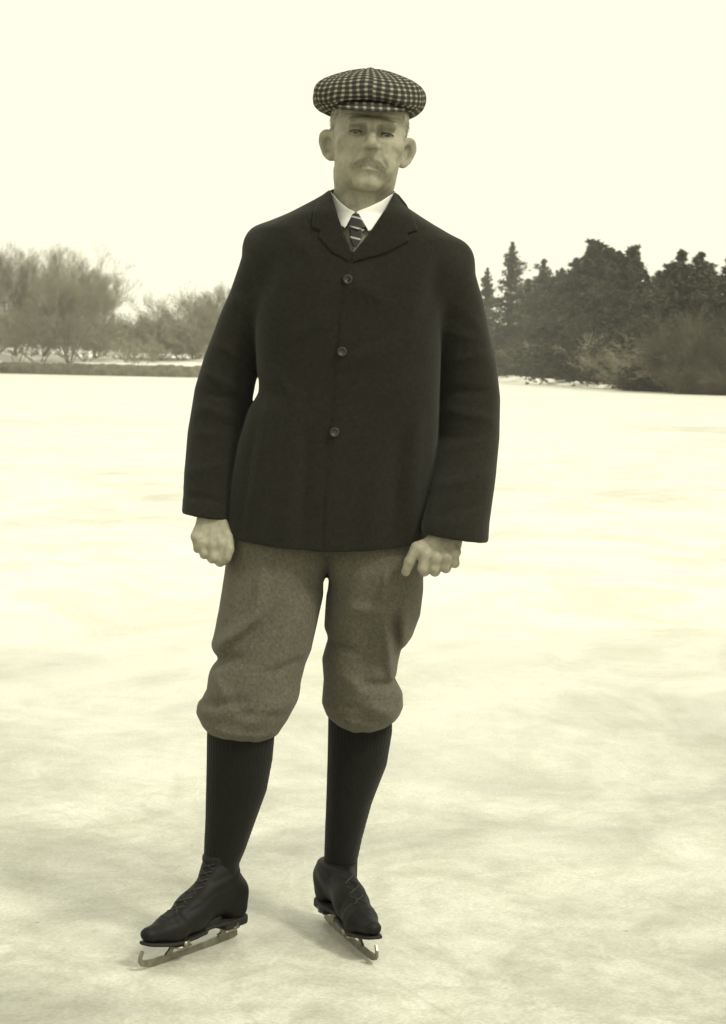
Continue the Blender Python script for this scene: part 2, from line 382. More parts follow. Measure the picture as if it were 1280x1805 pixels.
def bare_tree(seed, H=1.0, spread=.5, levels=6, twig=.03, stems=3, low=.12, kids=3, end=22, up=.14, fan=.3, q=1.0):
    """bare winter tree: several rising stems that fork again and again into fine twigs"""
    r = random.Random(seed); trunk, crown = [], []
    def rv():
        v = Vector((r.gauss(0, 1), r.gauss(0, 1), r.gauss(0, 1))); return v.normalized()
    def twigs(q, d, L, n):
        for _ in range(n):       # a loose spray of short fine twigs, not a bundle
            dd = (d+rv()*.8+Vector((0, 0, .20))).normalized(); l = L*r.uniform(.4, 1.2)
            b = q-d*L*2.2*r.random()+rv()*L*.3; e = b+dd*l; crown.append((*b, *e, twig, twig*.35))
            dd = (dd+rv()*.7).normalized(); b2 = b+(e-b)*r.uniform(.3, .9); crown.append((*b2, *(b2+dd*l*.8), twig*.7, twig*.25))
    def grow(p, d, L, R, lv):
        n = 3; q = p
        for s in range(n):
            d = (d+rv()*.12+Vector((0, 0, up*.4))).normalized(); q2 = q+d*L/n; R2 = R*(1-.14)
            (trunk if lv <= 1 else crown).append((*q, *q2, R, R2))
            if lv >= 1 and lv < levels-1:
                side = (d+rv()*.8).normalized(); grow(q2, side, L*.5*r.uniform(.7, 1.2), max(R2*.45, twig), max(lv+2, levels-2))
            q, R = q2, R2
        if lv >= levels: twigs(q, d, H*.045, max(2, int(end*q_))); return
        for _ in range(kids):
            a = (d+rv()*spread+Vector((0, 0, up))).normalized()
            grow(q, a, L*r.uniform(.66, .86), max(R*.62, twig), lv+1)
    q_ = q
    for k in range(stems):
        az = k*6.283/stems+r.gauss(0, .3); d = Vector((math.cos(az)*fan*r.uniform(.3, 1.3), math.sin(az)*fan*r.uniform(.3, 1.3), 1)).normalized()
        L = H*.20*r.uniform(.8, 1.15)
        grow(Vector((r.gauss(0, .012)*H, r.gauss(0, .012)*H, -.3)), d, L+low*H*.5, H*.012/max(1, stems**.4)+.02, 0)
    return trunk, crown
def fit(rows, H):
    a = np.array(rows); return a
def tri_leaves(c, size, rs, flat=.35):
    """small needle sprays: little bent two-triangle leaves scattered at centres c"""
    n = len(c); a = rs.normal(size=(n, 3)); a[:, 2] *= flat; a /= np.linalg.norm(a, axis=1)[:, None]
    b = rs.normal(size=(n, 3)); b -= (b*a).sum(1)[:, None]*a; b /= np.linalg.norm(b, axis=1)[:, None]
    s = size*(.5+rs.rand(n))[:, None]
    V = np.stack([c-a*s, c+b*s*.32, c+a*s, c-b*s*.32], 1).reshape(-1, 3)
    k = np.arange(n)*4; return V, np.stack([k, k+1, k+2, k+3], 1)
def conifer(seed, H, Wd, base=.12, dens=1.0, ragged=.3, columnar=.6, gaps=.15, leaf=.26):
    rs = np.random.RandomState(seed); trunk = []; br = []; pts = []
    lean = rs.normal(size=2)*.012*H; zz = np.linspace(-.4, H*.97, 9)
    for a, b in zip(zz[:-1], zz[1:]):
        f = lambda z: (lean[0]*(z/H)**2, lean[1]*(z/H)**2, z)
        trunk.append((*f(a), *f(b), H*.014*(1-a/H)+.02, H*.014*(1-b/H)+.02))
    z = H*base
    while z < H*.985:
        t = (z/H-base)/(1-base); L0 = Wd*((1-t)**columnar)*(.35+.65*min(1, t/.12+.3))
        nb = max(3, int(6*(1-t*.4)))
        if rs.rand() < gaps: L0 *= .5
        ph = rs.rand()*6.28
        for k in range(nb):
            az = ph+k*6.283/nb+rs.normal()*.25; L = L0*(1+ragged*rs.normal()); L = max(L, .03*H*(1-t)+.06)
            el = .35*t+.05-.25*(1-t)+rs.normal()*.12
            d = np.array([math.cos(az)*math.cos(el), math.sin(az)*math.cos(el), math.sin(el)])
            p = np.array([lean[0]*(z/H)**2, lean[1]*(z/H)**2, z]); e = p+d*L-np.array([0, 0, .06*L*L/max(Wd, .1)])
            br.append((*p, *e, .02+.006*L, .008)); n = int(dens*(26*L+5))
            s = rs.rand(n)**.75; q = p+(e-p)*s[:, None]
            q = q+rs.normal(size=(n, 3))*np.stack([.16*L*(1.1-s*.6), .16*L*(1.1-s*.6), .07*L+.05+0*s], 1)
            pts.append(q)
        z += H*.030*(1-.45*t)*(.7+.6*rs.rand())
    pts = np.concatenate(pts); LV, LF = tri_leaves(pts, leaf, rs)
    BV, BF = prisms(br); return trunk, merge([(BV, BF), (LV, LF)])
PROTO = {}
def proto_bare(key, **kw):
    t, c = bare_tree(**kw); a = np.array(t+c); H = kw['H']; top = max(a[:, 5].max(), .1); s = H/top
    out = []
    for rows in (t, c):
        b = np.array(rows); b[:, :6] *= s; out.append(prisms(b))
    PROTO[key] = out; print('rows', key, len(t), len(c))
def put_tree(key, name, px, back, H, label, cat, group, mt, mc, wscale=1.0, rz=0.0):
    """first use makes the meshes, later uses copy the thing and each part"""
    g = shore_point(px, back); z = float(terrain(np.array(g[0]), np.array(g[1])))-.1
    ent = PROTO[key]
    if isinstance(ent, dict) and (mt.name, mc.name) in ent['objs']:
        r0, ch = ent['objs'][(mt.name, mc.name)]; r = r0.copy(); COL.objects.link(r)
        for c in ch:
            d = c.copy(); COL.objects.link(d); d.parent = r
    else:
        if not isinstance(ent, dict): ent = PROTO[key] = {'m': ent, 'objs': {}}
        r = bpy.data.objects.new(name, None); COL.objects.link(r); ch = []
        for nm, (V, F), mm in (('trunk', ent['m'][0], mt), ('crown', ent['m'][1], mc)):
            ch.append(mesh_obj(nm, V, F, mm, r, smooth=(nm == 'trunk')))
        ent['objs'][(mt.name, mc.name)] = (r, ch); ent['H0'] = ent['m'][1][0][:, 2].max()
    s = H/ent['H0']; r.location = (g[0], g[1], z); r.scale = (s*wscale, s*wscale, s); r.rotation_euler = (0, 0, rz)
    tag(r, label, cat, group); return r
def px_height(px, ytop, back):
    """tree height so that its top shows at row ytop"""
    g = shore_point(px, back); z0 = float(terrain(np.array(g[0]), np.array(g[1])))-.1
    d = ray(px, ytop); t = g[1]/d[1]; return CAMZ+d[2]*t-z0
TREES = True
if TREES:
    proto_bare('elmA', seed=11, H=24, spread=.45, levels=6, twig=.014, stems=8, kids=2, end=7, up=.12, fan=.34)
    proto_bare('elmB', seed=23, H=22, spread=.46, levels=6, twig=.014, stems=11, kids=2, end=7, up=.11, fan=.48)
    proto_bare('elmC', seed=37, H=12, spread=.60, levels=5, twig=.016, stems=10, kids=2, end=5, up=.12, fan=.75, low=-.1)
    proto_bare('bush', seed=51, H=6, spread=.75, levels=4, twig=.014, stems=12, kids=3, end=5, up=.05, fan=1.1, low=-.25)
    def cc(key, **kw):
        t, c = conifer(**kw); PROTO[key] = [prisms(t), c]
    cc('spire', seed=3, H=18, Wd=5.2, base=.05, dens=1.6, ragged=.35, columnar=1.0, leaf=.22)
    cc('spruce', seed=8, H=15, Wd=5.0, base=.04, dens=1.6, ragged=.35, columnar=.9, leaf=.22)
    cc('pineA', seed=15, H=16, Wd=4.8, base=.08, dens=2.0, ragged=.4, columnar=.65, leaf=.26)
    cc('pineB', seed=29, H=15, Wd=5.0, base=.06, dens=2.0, ragged=.4, columnar=.85, leaf=.26)
    GL, GR, GB = 'bare trees along the left shore', 'evergreens along the right shore', 'bare shrubs along the right shore'
    for key, px, back, yt, ws, rz, lab in [
        ('elmB', -60, 20, 450, 1.0, .3, 'bare tree cut off by the left edge of the photo, lowest twigs on the bank'),
        ('elmA', 25, 22, 420, .95, 1.7, 'tall thin hazy bare tree at far left, left of the round fan-shaped one'),
        ('elmB', 122, 15, 418, 1.0, 2.6, 'largest bare tree on the left shore with a wide fan-shaped crown'),
        ('elmC', 72, 45, 470, 1.1, 4.0, 'pale bare tree in the gap between the two tallest left ones'),
        ('elmA', 168, 40, 470, 1.0, 5.2, 'leaning bare tree on the right flank of the fan-shaped crown'),
        ('elmC', 232, 35, 545, 1.3, .9, 'low bare tree right of the tall group, its top level with the low wood'),
        ('elmC', 283, 25, 540, 1.2, 2.2, 'low bare tree midway between the tall group and the man'),
        ('elmC', 345, 30, 505, 1.35, 3.3, 'rounded bare tree nearest the man\'s sleeve on the left'),
        ('elmB', 395, 35, 492, 1.35, 5.0, 'taller bare tree half hidden by the man\'s sleeve on the left'),
    ]: put_tree(key, 'bare_tree', px, back, px_height(px, yt, back), lab, 'tree', GL, M_bark, M_twig, ws, rz)
    for key, px, back, yt, ws, rz, dark, lab in [
        ('spire', 852, 12, 470, .9, .4, 0, 'evergreen just showing past the man\'s shoulder on the right'),
        ('spire', 899, 10, 424, 1.0, 1.5, 0, 'tall narrow spire-topped evergreen nearest the man\'s shoulder'),
        ('spruce', 955, 14, 455, 1.0, 2.5, 0, 'smaller evergreen between the spire and the dark pine mass'),
        ('spruce', 925, 25, 490, 1.3, 4.4, 0, 'dim evergreen low behind the spire-topped one'),
        ('pineB', 1010, 8, 452, 1.05, 2.9, 1, 'dark pine at the left edge of the dense dark pine mass'),
        ('pineA', 1046, 6, 418, 1.15, .6, 1, 'tallest and darkest pine with a ragged double top'),
        ('pineB', 1083, 16, 440, 1.1, 5.4, 1, 'dark pine filling the middle of the dense pine mass'),
        ('pineA', 1108, 10, 428, .85, 3.6, 1, 'dark pine at the right edge of the pine mass, next to the sky gap'),
        ('pineA', 985, 22, 470, .9, 2.2, 1, 'dark rounded pine at the left rear of the dense pine mass'),
        ('pineA', 1066, 24, 432, 1.0, 4.9, 1, 'dark rounded pine behind the gap between the two tallest pine tops'),
        ('spruce', 1133, 14, 482, 1.3, 5.6, 0, 'lower evergreen hugging the right flank of the dark pine mass'),
        ('pineA', 1176, 30, 462, .9, .9, 0, 'rounded grey-green evergreen between the sky gap and the pointed greyish one'),
        ('spruce', 1250, 28, 462, 1.4, 2.0, 0, 'dim evergreen filling the space left of the tree cut by the right edge'),
        ('spruce', 1158, 22, 475, 1.15, 1.0, 0, 'low evergreen in the dip right of the dark pine mass'),
        ('pineB', 1196, 12, 438, 1.0, 1.9, 0, 'greyish evergreen with a pointed top behind the pale bare shrub'),
        ('spruce', 1228, 16, 442, 1.25, 3.1, 0, 'evergreen second from the right edge with a blunt top'),
        ('spruce', 1276, 14, 452, 1.2, 4.2, 0, 'evergreen cut off by the right edge of the photo'),
        ('pineB', 1330, 14, 440, 1.2, .2, 0, 'evergreen outermost to the right, mostly beyond the frame'),
    ]: put_tree(key, 'evergreen_tree', px, back, px_height(px, yt, back), lab, 'tree', GR, M_barkd, M_need if dark else M_need2, ws, rz)
    for key, px, back, yt, ws, rz, c, lab in [
        ('elmC', 872, 8, 580, 1.3, 1.1, 1, 'brownish bare shrub right beside the man\'s right-hand sleeve'),
        ('elmC', 920, 6, 600, 1.4, 2.1, 1, 'brownish bare shrub under the spire-topped evergreen'),
        ('elmC', 968, 4, 600, 1.4, 3.1, 1, 'brownish bare shrub at the left foot of the dark pines'),
        ('elmC', 1028, 3, 605, 1.4, 4.1, 1, 'dull bare shrub in front of the tallest dark pine'),
        ('elmC', 1080, 2, 615, 1.4, 5.1, 1, 'brown bare shrub low in front of the dark pine mass'),
        ('elmC', 1135, 3, 605, 1.3, .1, 0, 'pale bare shrub below the sky gap right of the pines'),
        ('elmC', 1192, 3, 540, 1.0, .8, 1, 'bare brownish tree in front of the pointed greyish evergreen'),
        ('elmC', 1252, 2, 530, 1.0, 1.9, 1, 'bare brownish tree near the right edge above the dark bush'),
        ('bush', 1150, 1, 635, 1.3, 0, 1, 'small dark bush left of the round one on the shoreline'),
        ('bush', 1240, -1, 610, 1.2, 1.4, 1, 'round dark bush at the ice edge near the right border'),
        ('bush', 1295, 0, 620, 1.3, 2.4, 1, 'dark bush at the ice edge cut by the right border'),
        ('bush', 1010, 1, 638, 1.6, 3.4, 1, 'low dark scrub bush on the shore below the dark pines'),
    ]: put_tree(key, 'bare_shrub', px, back, px_height(px, yt, back), lab, 'shrub', GB, M_barkd, M_twigd if c else M_twig, ws, rz)
    # the low wood behind everything: reads as one grey mass
    rs = np.random.RandomState(9); tp, cp = bare_tree(seed=77, H=10, spread=.8, levels=4, twig=.030, stems=7, kids=2, end=4, low=-.1, fan=.9)
    a0 = np.array(tp+cp); a0[:, :6] *= 10/a0[:, 5].max(); keep = a0[rs.rand(len(a0)) < .8]; print('wood rows', len(keep)); rows = []
    for k in range(215):
        px = -520+k*10.3+rs.normal()*6; back = rs.uniform(10, 80) if px < 420 else rs.uniform(8, 40); g = shore_point(px, back)
        z = float(terrain(np.array(g[0]), np.array(g[1]))); yt = float(np.interp(px, [-100, 60, 200, 250, 330, 400, 860, 1000, 1280], [535, 540, 555, 580, 572, 560, 590, 590, 590]))+rs.normal()*12
        H = CAMZ+ray(px, yt)[2]*g[1]/ray(px, yt)[1]-z; s = H/10; a = rs.rand()*6.28; b = keep.copy()
        R2 = np.array([[math.cos(a), -math.sin(a), 0], [math.sin(a), math.cos(a), 0], [0, 0, 1]])
        for q in (0, 3): b[:, q:q+3] = (b[:, q:q+3]*np.array([1.5, 1.5, 1])*s) @ R2.T+np.array([g[0], g[1], z])
        rows.append(b)
    V, F = prisms(np.concatenate(rows))
    tag(mesh_obj('distant_wood', V, F, M_twig, smooth=False), 'low grey leafless wood behind the trees along the whole shore', 'wood', kind='stuff')
# ------------------------------------------------------------------ winter haze: one closed box round everything
HZ = 0.00028
bm_ = np.array([(x, y, z) for x in (-3100, 3100) for y in (-300, 4100) for z in (-1.6, 60)], float)
F = np.array([(0, 1, 3, 2), (4, 6, 7, 5), (0, 4, 5, 1), (2, 3, 7, 6), (0, 2, 6, 4), (1, 5, 7, 3)])
M_h = bpy.data.materials.new('haze'); M_h.use_nodes = True; t = M_h.node_tree; t.nodes.clear()
o_ = t.nodes.new('ShaderNodeOutputMaterial'); pv = t.nodes.new('ShaderNodeVolumePrincipled'); t.links.new(pv.outputs[0], o_.inputs['Volume'])
pv.inputs['Density'].default_value = HZ; pv.inputs['Color'].default_value = (.96, .955, .93, 1)
tag(mesh_obj('haze', bm_, F, M_h, smooth=False), kind='stuff')
#@@PERSON
# ------------------------------------------------------------------ the man
class Loft:
    """garment trunk or leg: traced left and right edges plus front/back depths"""
    def __init__(s, L, R, D, n=2.3, Yc=Y0):
        s.l = np.array([P(a, b, Yc) for a, b in L]); s.r = np.array([P(a, b, Yc) for a, b in R])
        s.d = np.array([(P(600, a, Yc)[2], f, b) for a, f, b in D]); s.n, s.Yc = n, Yc
    def at(s, z):
        xl = interp(z, s.l[:, 2], s.l[:, 0]); xr = interp(z, s.r[:, 2], s.r[:, 0])
        f = interp(z, s.d[:, 0], s.d[:, 1]); b = interp(z, s.d[:, 0], s.d[:, 2])
        return (xl+xr)/2, np.maximum((xr-xl)/2, .004), s.Yc+(f+b)/2, np.maximum((b-f)/2, .004)
    def sdf(s, X, Y, Z, shrink=0, ends=True):
        cx, a, cy, b = [v.astype(np.float32) for v in s.at(Z[0, 0, :])]; a = a-shrink; b = b-shrink
        dx, dy = X-cx, Y-cy
        q = ((np.abs(dx)/a)**s.n+(np.abs(dy)/b)**s.n)**(1/s.n)+1e-6; ln = np.sqrt(dx**2+dy**2)
        d = np.where(q > .3, ln*(1-1/q), -np.minimum(a, b)*.7)
        if ends:
            top = max(s.l[:, 2].max(), s.r[:, 2].max()); bot = min(s.l[:, 2].min(), s.r[:, 2].min())
            d = smax(smax(d, Z-top, .012), bot-Z, .012)
        return d
    def front(s, X, Z, lim=.93):
        sh = Z.shape; zz = Z.ravel(); cx, a, cy, b = [v.reshape(sh) for v in s.at(zz)]
        q = np.clip(np.abs(X-cx)/a, 0, lim); return cy-b*(1-q**s.n)**(1/s.n)
def tubepx(X, Y, Z, pts, k=.02, dr=0):
    return chain(X, Y, Z, [(P(a, b, Y0+dy), m(r)+dr) for a, b, r, dy in pts], k)
def sleeve_tube(X, Y, Z, pts, dr=0):
    """smooth tapering sleeve: centre and radius follow the height, rounded at the shoulder"""
    c = np.array([[*P(a, b, Y0+dy), m(r)] for a, b, r, dy in pts[1:]]); zs = Z[0, 0, :]
    cx, cy, r = [interp(zs, c[:, 2], c[:, i]).astype(np.float32) for i in (0, 1, 3)]
    d = (np.sqrt((X-cx)**2+(Y-cy)**2+np.maximum(Z-np.float32(c[0, 2]), 0)**2)-(r*1.035+dr))*.96
    a = pts[0]; b = pts[1]
    return smin(d, cap(X, Y, Z, P(a[0], a[1], Y0), P(b[0], b[1], Y0), m(a[2])+dr, m(b[2])*.9+dr), .02)
def linez(x, pts, Y=Y0):
    w_ = np.array([P(a, b, Y) for a, b in pts]); o = np.argsort(w_[:, 0]); return np.interp(x, w_[o, 0], w_[o, 2])
def decal(poly, yf, off, th, h, rnd=.0015, depth=.05, Y=Y0, warp=None, sm=1):
    """thick cloth or leather piece lying on the surface y = yf(x, z)"""
    pp = ppoly(poly, Y); a = np.array(pp)
    def fn(X, Yv, Z):
        d = polysd(X[:, 0, :], Z[:, 0, :], pp)[:, None, :]; s = yf(X[:, 0, :], Z[:, 0, :])[:, None, :]
        t2 = (th(X[:, 0, :], Z[:, 0, :]) if callable(th) else th+0*s[:, 0, :])[:, None, :]; return smax(d+0*Yv, np.abs(Yv-(s-off))-t2, rnd*2)
    gx, gz = np.meshgrid(np.linspace(a[:, 0].min(), a[:, 0].max(), 20), np.linspace(a[:, 1].min(), a[:, 1].max(), 20), indexing='ij')
    ys = yf(gx, gz)-off; fnth = th; thm = float(th(gx, gz).max()) if callable(th) else th
    return iso(fn, (a[:, 0].min(), ys.min()-thm, a[:, 1].min()), (a[:, 0].max(), ys.max()+thm, a[:, 1].max()), h, sm)

# feet on the ice
HL, TL = G(417, 1652), G(249, 1713)       # blade ends, foot at the left of the picture
HR, TR = G(573, 1622), G(663, 1702)
DL, DR = (TL-HL), (TR-HR); LL, LR = np.linalg.norm(DL), np.linalg.norm(DR); DL /= LL; DR /= LR
AL, AR = HL+DL*.05, HR+DR*.055; YL, YR = AL[1], AR[1]
base = np.array([(AL[0]+AR[0])/2, (YL+YR)/2, 0.0])

# --- head in its own frame: x to the right of the picture, y away from the camera, z up, origin between the eyes
HS = 1.02
HC = P(650, 244, 3.965)
HROT = Matrix.Rotation(rad(4.2), 3, 'Y') @ Matrix.Rotation(rad(4), 3, 'Z') @ Matrix.Rotation(rad(-3), 3, 'X')
HRn = np.array([list(r) for r in HROT])
def hw(V, s=HS): return (np.asarray(V, float)*s) @ HRn.T+HC
def head_sdf(X, Y, Z):
    A = np.abs(X); cs = [X, Y, Z]
    d = ell(X, Y, Z, (0, .022, .040), (.077, .098, .088))
    d = smin(d, ell(X, Y, Z, (0, -.018, -.020), (.0685, .075, .085)), .022)
    d = smin(d, ell(A, Y, Z, (.020, -.020, -.075), (.0375, .055, .042)), .022)      # jaw
    d = smin(d, ell(X, Y, Z, (0, -.070, -.100), (.024, .016, .015)), .018)         # chin
    d = smin(d, ell(A, Y, Z, (.046, -.054, -.022), (.019, .020, .016)), .018)      # cheekbones
    d = smin(d, cap(A, Y, Z, (.008, -.0900, .0165), (.042, -.0800, .0150), .0090, .0075), .014)   # brow
    d = smin(d, ell(A, Y, Z, (.031, -.060, -.062), (.018, .020, .022)), .018)      # cheeks
    d = smax(d, -ell(A, Y, Z, (.0295, -.0960, -.0005), (.0185, .0285, .0125)), .010) # sockets
    d = smin(d, ell(A, Y, Z, (.031, -.0640, -.002), (.0150, .0132, .0120)), .003)  # lids
    d = smax(d, -cap(A, Y, Z, (.0200, -.0785, -.0042), (.0425, -.0725, -.0036), .0031, .0022), .0010)  # slit
    d = smax(d, -cap(A, Y, Z, (.0195, -.0790, .0045), (.0440, -.072, .0045), .0020), .002)         # lid crease
    d = smax(d, -ell(A, Y, Z, (.0170, -.0960, .001), (.0095, .0285, .0110)), .005)
    # nose
    n = cap(X, Y, Z, (0, -.0850, .012), (0, -.1100, -.024), .0062, .0080)
    n = smin(n, ell(X, Y, Z, (0, -.1120, -.0290), (.0105, .0100, .0090)), .008)
    n = smin(n, ell(A, Y, Z, (.0110, -.1000, -.0330), (.0072, .0105, .0072)), .007)
    d = smin(d, n, .008)
    d = smax(d, -ell(A, Y, Z, (.0068, -.1060, -.0420), (.0040, .0065, .0110)), .0015)
    # muzzle, lips, folds
    d = smin(d, ell(X, Y, Z, (0, -.068, -.062), (.031, .022, .026)), .012)
    d = smax(d, -cap(A, Y, Z, (.0185, -.0940, -.034), (.0350, -.0830, -.068), .0030), .006)
    d = smin(d, cap(A, Y, Z, (.000, -.0890, -.0745), (.0150, -.0850, -.0745), .0048, .003), .004)
    d = smax(d, -cap(A, Y, Z, (.000, -.0955, -.0690), (.0240, -.0855, -.0700), .0018), .002)
    d = smax(d, -cap(A, Y, Z, (.000, -.0930, -.0860), (.0130, -.0900, -.0850), .0045), .006)
    # neck with throat
    d = smin(d, cap(X, Y, Z, (0, .018, -.07), (-.002, .030, -.26), .0580, .0640), .018)
    d = smin(d, cap(X, Y, Z, (0, -.030, -.125), (-.003, -.036, -.17), .012), .022)
    d = smin(d, cap(A, Y, Z, (.050, .02, -.07), (.016, -.035, -.18), .010), .016)
    # forehead wrinkles and age furrows
    d = d+.0010*np.exp(-((Z-.031-.1*A)/.0018)**2)*(Y < -.05)+.0012*np.exp(-((A-.0065)/.0016)**2-((Z-.020)/.008)**2)*(Y < -.07)
    # ears
    ex = A*1.0; ca, sa = math.cos(rad(-42)), math.sin(rad(-42))
    ax, ay = (ex-.0735), (Y-.012); u = ca*ax-sa*ay*-1; 
    u = ax*ca+ay*sa; v = -ax*sa+ay*ca; zz = (Z+.021)/.86
    tl = v-zz*.18
    e = np.sqrt((tl/(.0175*(1+.22*np.clip(zz/.03, -1, 1))))**2+((zz-.002)/.0335)**2)
    plate = smax((e-1)*.018, np.abs(u-.003-.25*np.clip(tl, -.01, .03))-.0075, .004)
    rim = np.sqrt(((e-.92)*.0185)**2+(u-.0085-.25*np.clip(tl, -.01, .03))**2)-.0030
    hollow = ell(u, tl, zz, (.0125, -.001, .001), (.0130, .0110, .0200))
    ear = smax(smin(plate, rim, .003), -hollow, .004)
    ear = smin(ear, ell(u, tl, zz, (.006, -.004, -.026), (.0050, .0085, .0100)), .004)
    ear = smin(ear, ell(u, tl, zz, (.004, -.0125, -.004), (.0045, .0045, .0070)), .003)
    d = smin(d, ear, .006)
    d = d+.00045*noise3(X, Y, Z, 260, 3)
    return d
def rounded(V): return V
VH, FH = iso(head_sdf, (-.11, -.13, -.25), (.11, .13, .14), .00145, 1)
VH = hw(VH)
# --- hands (image-right hand = his left); depth offsets are metres from the body plane
def W(px, py, dy): return P(px, py, Y0+dy)
def hand_sdf(fing, palm, wrist, thumb, web):
    def fn(X, Y, Z):
        d = None
        for a, b, ra, rb in palm:
            e = cap(X, Y, Z, a, b, ra, rb); d = e if d is None else smin(d, e, .012)
        for a, b, ra, rb in wrist: d = smin(d, cap(X, Y, Z, a, b, ra, rb), .02)
        for pts in fing:
            f = chain(X, Y, Z, pts, .0035); d = smin(d, f, .0038)
            k = pts[0][0]; d = smin(d, ell(X, Y, Z, (k[0], k[1]-.003, k[2]), (.0078,)*3), .010)
        d = smin(d, chain(X, Y, Z, thumb, .004), .008)
        for a, b in web: d = d-.0018*np.exp(-(cap(X, Y, Z, a, b, 0, 0)/.0035)**2)
        return d+.0005*noise3(X, Y, Z, 190, 8)
    return fn
# his left hand, picture right
mc = [W(750, 978, -.150), W(769, 984, -.155), W(787, 982, -.152), W(803, 973, -.144)]
pip = [W(746, 1002, -.152), W(764, 1001, -.153), W(782, 998, -.149), W(798, 989, -.141)]
dip = [W(748, 1007, -.128), W(767, 1007, -.130), W(786, 1002, -.127), W(802, 993, -.122)]
tip = [W(752, 996, -.110), W(770, 993, -.112), W(788, 988, -.110), W(803, 982, -.107)]
rr = [.0113, .0113, .0107, .0098]
fR = [[(mc[i], rr[i]*1.02), (pip[i], rr[i]), (dip[i], rr[i]*.9), (tip[i], rr[i]*.82)] for i in range(4)]
wr = W(788, 928, -.108)
palmR = [(wr+np.array([-.004, 0, 0]), mc[0]+np.array([.003, .008, .006]), .019, .0135), (wr, mc[1]+np.array([0, .008, .006]), .022, .0135),
         (wr+np.array([.010, 0, 0]), mc[2]+np.array([0, .008, .006]), .021, .013), (wr+np.array([.020, 0, 0]), mc[3]+np.array([-.001, .008, .006]), .018, .012)]
wristR = [(wr, W(820, 800, -.012), .025, .032), (wr+np.array([.014, 0, 0]), W(822, 800, -.012), .021, .030)]
thR = [(W(765, 955, -.125), .014), (W(735, 967, -.140), .0130), (W(722, 990, -.143), .0108), (W(715, 1008, -.140), .0088)]
tendR = [(wr+np.array([0, -.020, 0]), mc[i]+np.array([0, -.008, .004])) for i in range(4)]
VA, FA = iso(hand_sdf(fR, palmR, wristR, thR, tendR), np.minimum(W(705, 1020, -.19), W(705, 1020, .06)), np.maximum(W(860, 760, .06), W(860, 760, -.19)), .0014, 1)
# his right hand, picture left
mc = [W(388, 958, -.085), W(372, 962, -.092), W(356, 958, -.090), W(346, 947, -.084)]
pip = [W(391, 988, -.090), W(376, 982, -.095), W(361, 975, -.093), W(349, 965, -.087)]
dip = [W(388, 990, -.064), W(374, 984, -.068), W(360, 977, -.067), W(349, 967, -.065)]
tip = [W(386, 978, -.046), W(373, 974, -.049), W(361, 968, -.049), W(351, 960, -.049)]
fL = [[(mc[i], rr[i]), (pip[i], rr[i]*.95), (dip[i], rr[i]*.88), (tip[i], rr[i]*.8)] for i in range(4)]
wr = W(377, 905, -.050)
palmL = [(wr+np.array([.010, 0, 0]), mc[0]+np.array([0, .008, .004]), .020, .0135), (wr, mc[1]+np.array([0, .008, .004]), .022, .0135),
         (wr+np.array([-.006, 0, 0]), mc[2]+np.array([0, .008, .004]), .020, .013), (wr+np.array([-.010, 0, 0]), mc[3]+np.array([.001, .008, .004]), .016, .012)]
wristL = [(wr, W(379, 800, .005), .025, .032)]
thL = [(W(394, 925, -.060), .015), (W(403, 948, -.080), .0118), (W(404, 968, -.092), .0105), (W(400, 984, -.098), .0088)]
tendL = [(wr+np.array([0, -.018, 0]), mc[i]+np.array([0, -.008, .004])) for i in range(4)]
VB, FB = iso(hand_sdf(fL, palmL, wristL, thL, tendL), np.minimum(W(325, 1005, -.13), W(325, 1005, .06)), np.maximum(W(425, 760, .06), W(425, 760, -.13)), .0014, 1)

# --- jacket
JL = [(583, 326), (578, 338), (555, 352), (520, 371), (488, 387), (466, 402), (458, 440), (455, 500), (450, 560), (453, 640), (456, 690), (438, 722), (420, 780), (404, 860), (398, 920), (399, 1000)]
JR = [(696, 330), (702, 344), (716, 364), (748, 386), (780, 406), (800, 425), (800, 470), (784, 520), (776, 600), (774, 700), (773, 760), (769, 830), (762, 900), (753, 950), (748, 1000)]
JD = [(326, -.045, .075), (345, -.062, .095), (380, -.096, .115), (430, -.112, .130), (500, -.124, .130), (600, -.126, .122), (700, -.124, .112), (800, -.126, .112), (900, -.134, .118), (1000, -.142, .126)]
JK = Loft(JL, JR, JD, 2.8)
SLV = [(458, 427, 24, .0), (477, 452, 48, .0), (455, 515, 47, .010), (433, 565, 47, .018), (411, 625, 48, .025), (396, 685, 51, .028), (383, 760, 50, .015), (374, 830, 47, -.010), (363, 925, 42, -.045)]
SRV = [(809, 453, 24, .0), (790, 480, 47, .0), (797, 525, 52, .010), (807, 575, 53, .018), (820, 640, 54, .028), (826, 700, 55, .028), (826, 770, 54, .010), (816, 850, 54, -.058), (804, 920, 56, -.100), (799, 975, 57, -.120)]
EDGE = [(619, 466), (611, 500), (602, 540), (596, 620), (590, 700), (583, 780), (577, 860), (572, 985)]
ez = np.array([P(a, b, Y0) for a, b in EDGE])
VPOLY = ppoly([(574, 300), (583, 338), (598, 390), (620, 449), (624, 450), (651, 416), (680, 372), (695, 340), (702, 300)])
def folds(X, Z, L):
    s = 0
    for a, b, wd, am in L: s = s+am*ridge(X, Z, a, b, wd)
    return s
JF = [((470, 420), (480, 520), 16, -.004), ((500, 400), (560, 470), 14, .003), ((775, 445), (748, 560), 16, -.004), ((470, 640), (520, 700), 10, .003),
      ((480, 700), (440, 900), 14, .005), ((455, 760), (430, 930), 9, -.004), ((520, 700), (500, 950), 20, .005), ((545, 760), (535, 960), 12, -.004),
      ((740, 660), (690, 700), 10, .003), ((735, 720), (720, 940), 14, .005), ((705, 760), (690, 950), 13, -.005), ((660, 800), (650, 960), 18, .004),
      ((585, 560), (520, 600), 12, .0025), ((610, 640), (690, 610), 12, .003), ((600, 500), (560, 560), 10, .002), ((620, 500), (680, 540), 14, .003)]
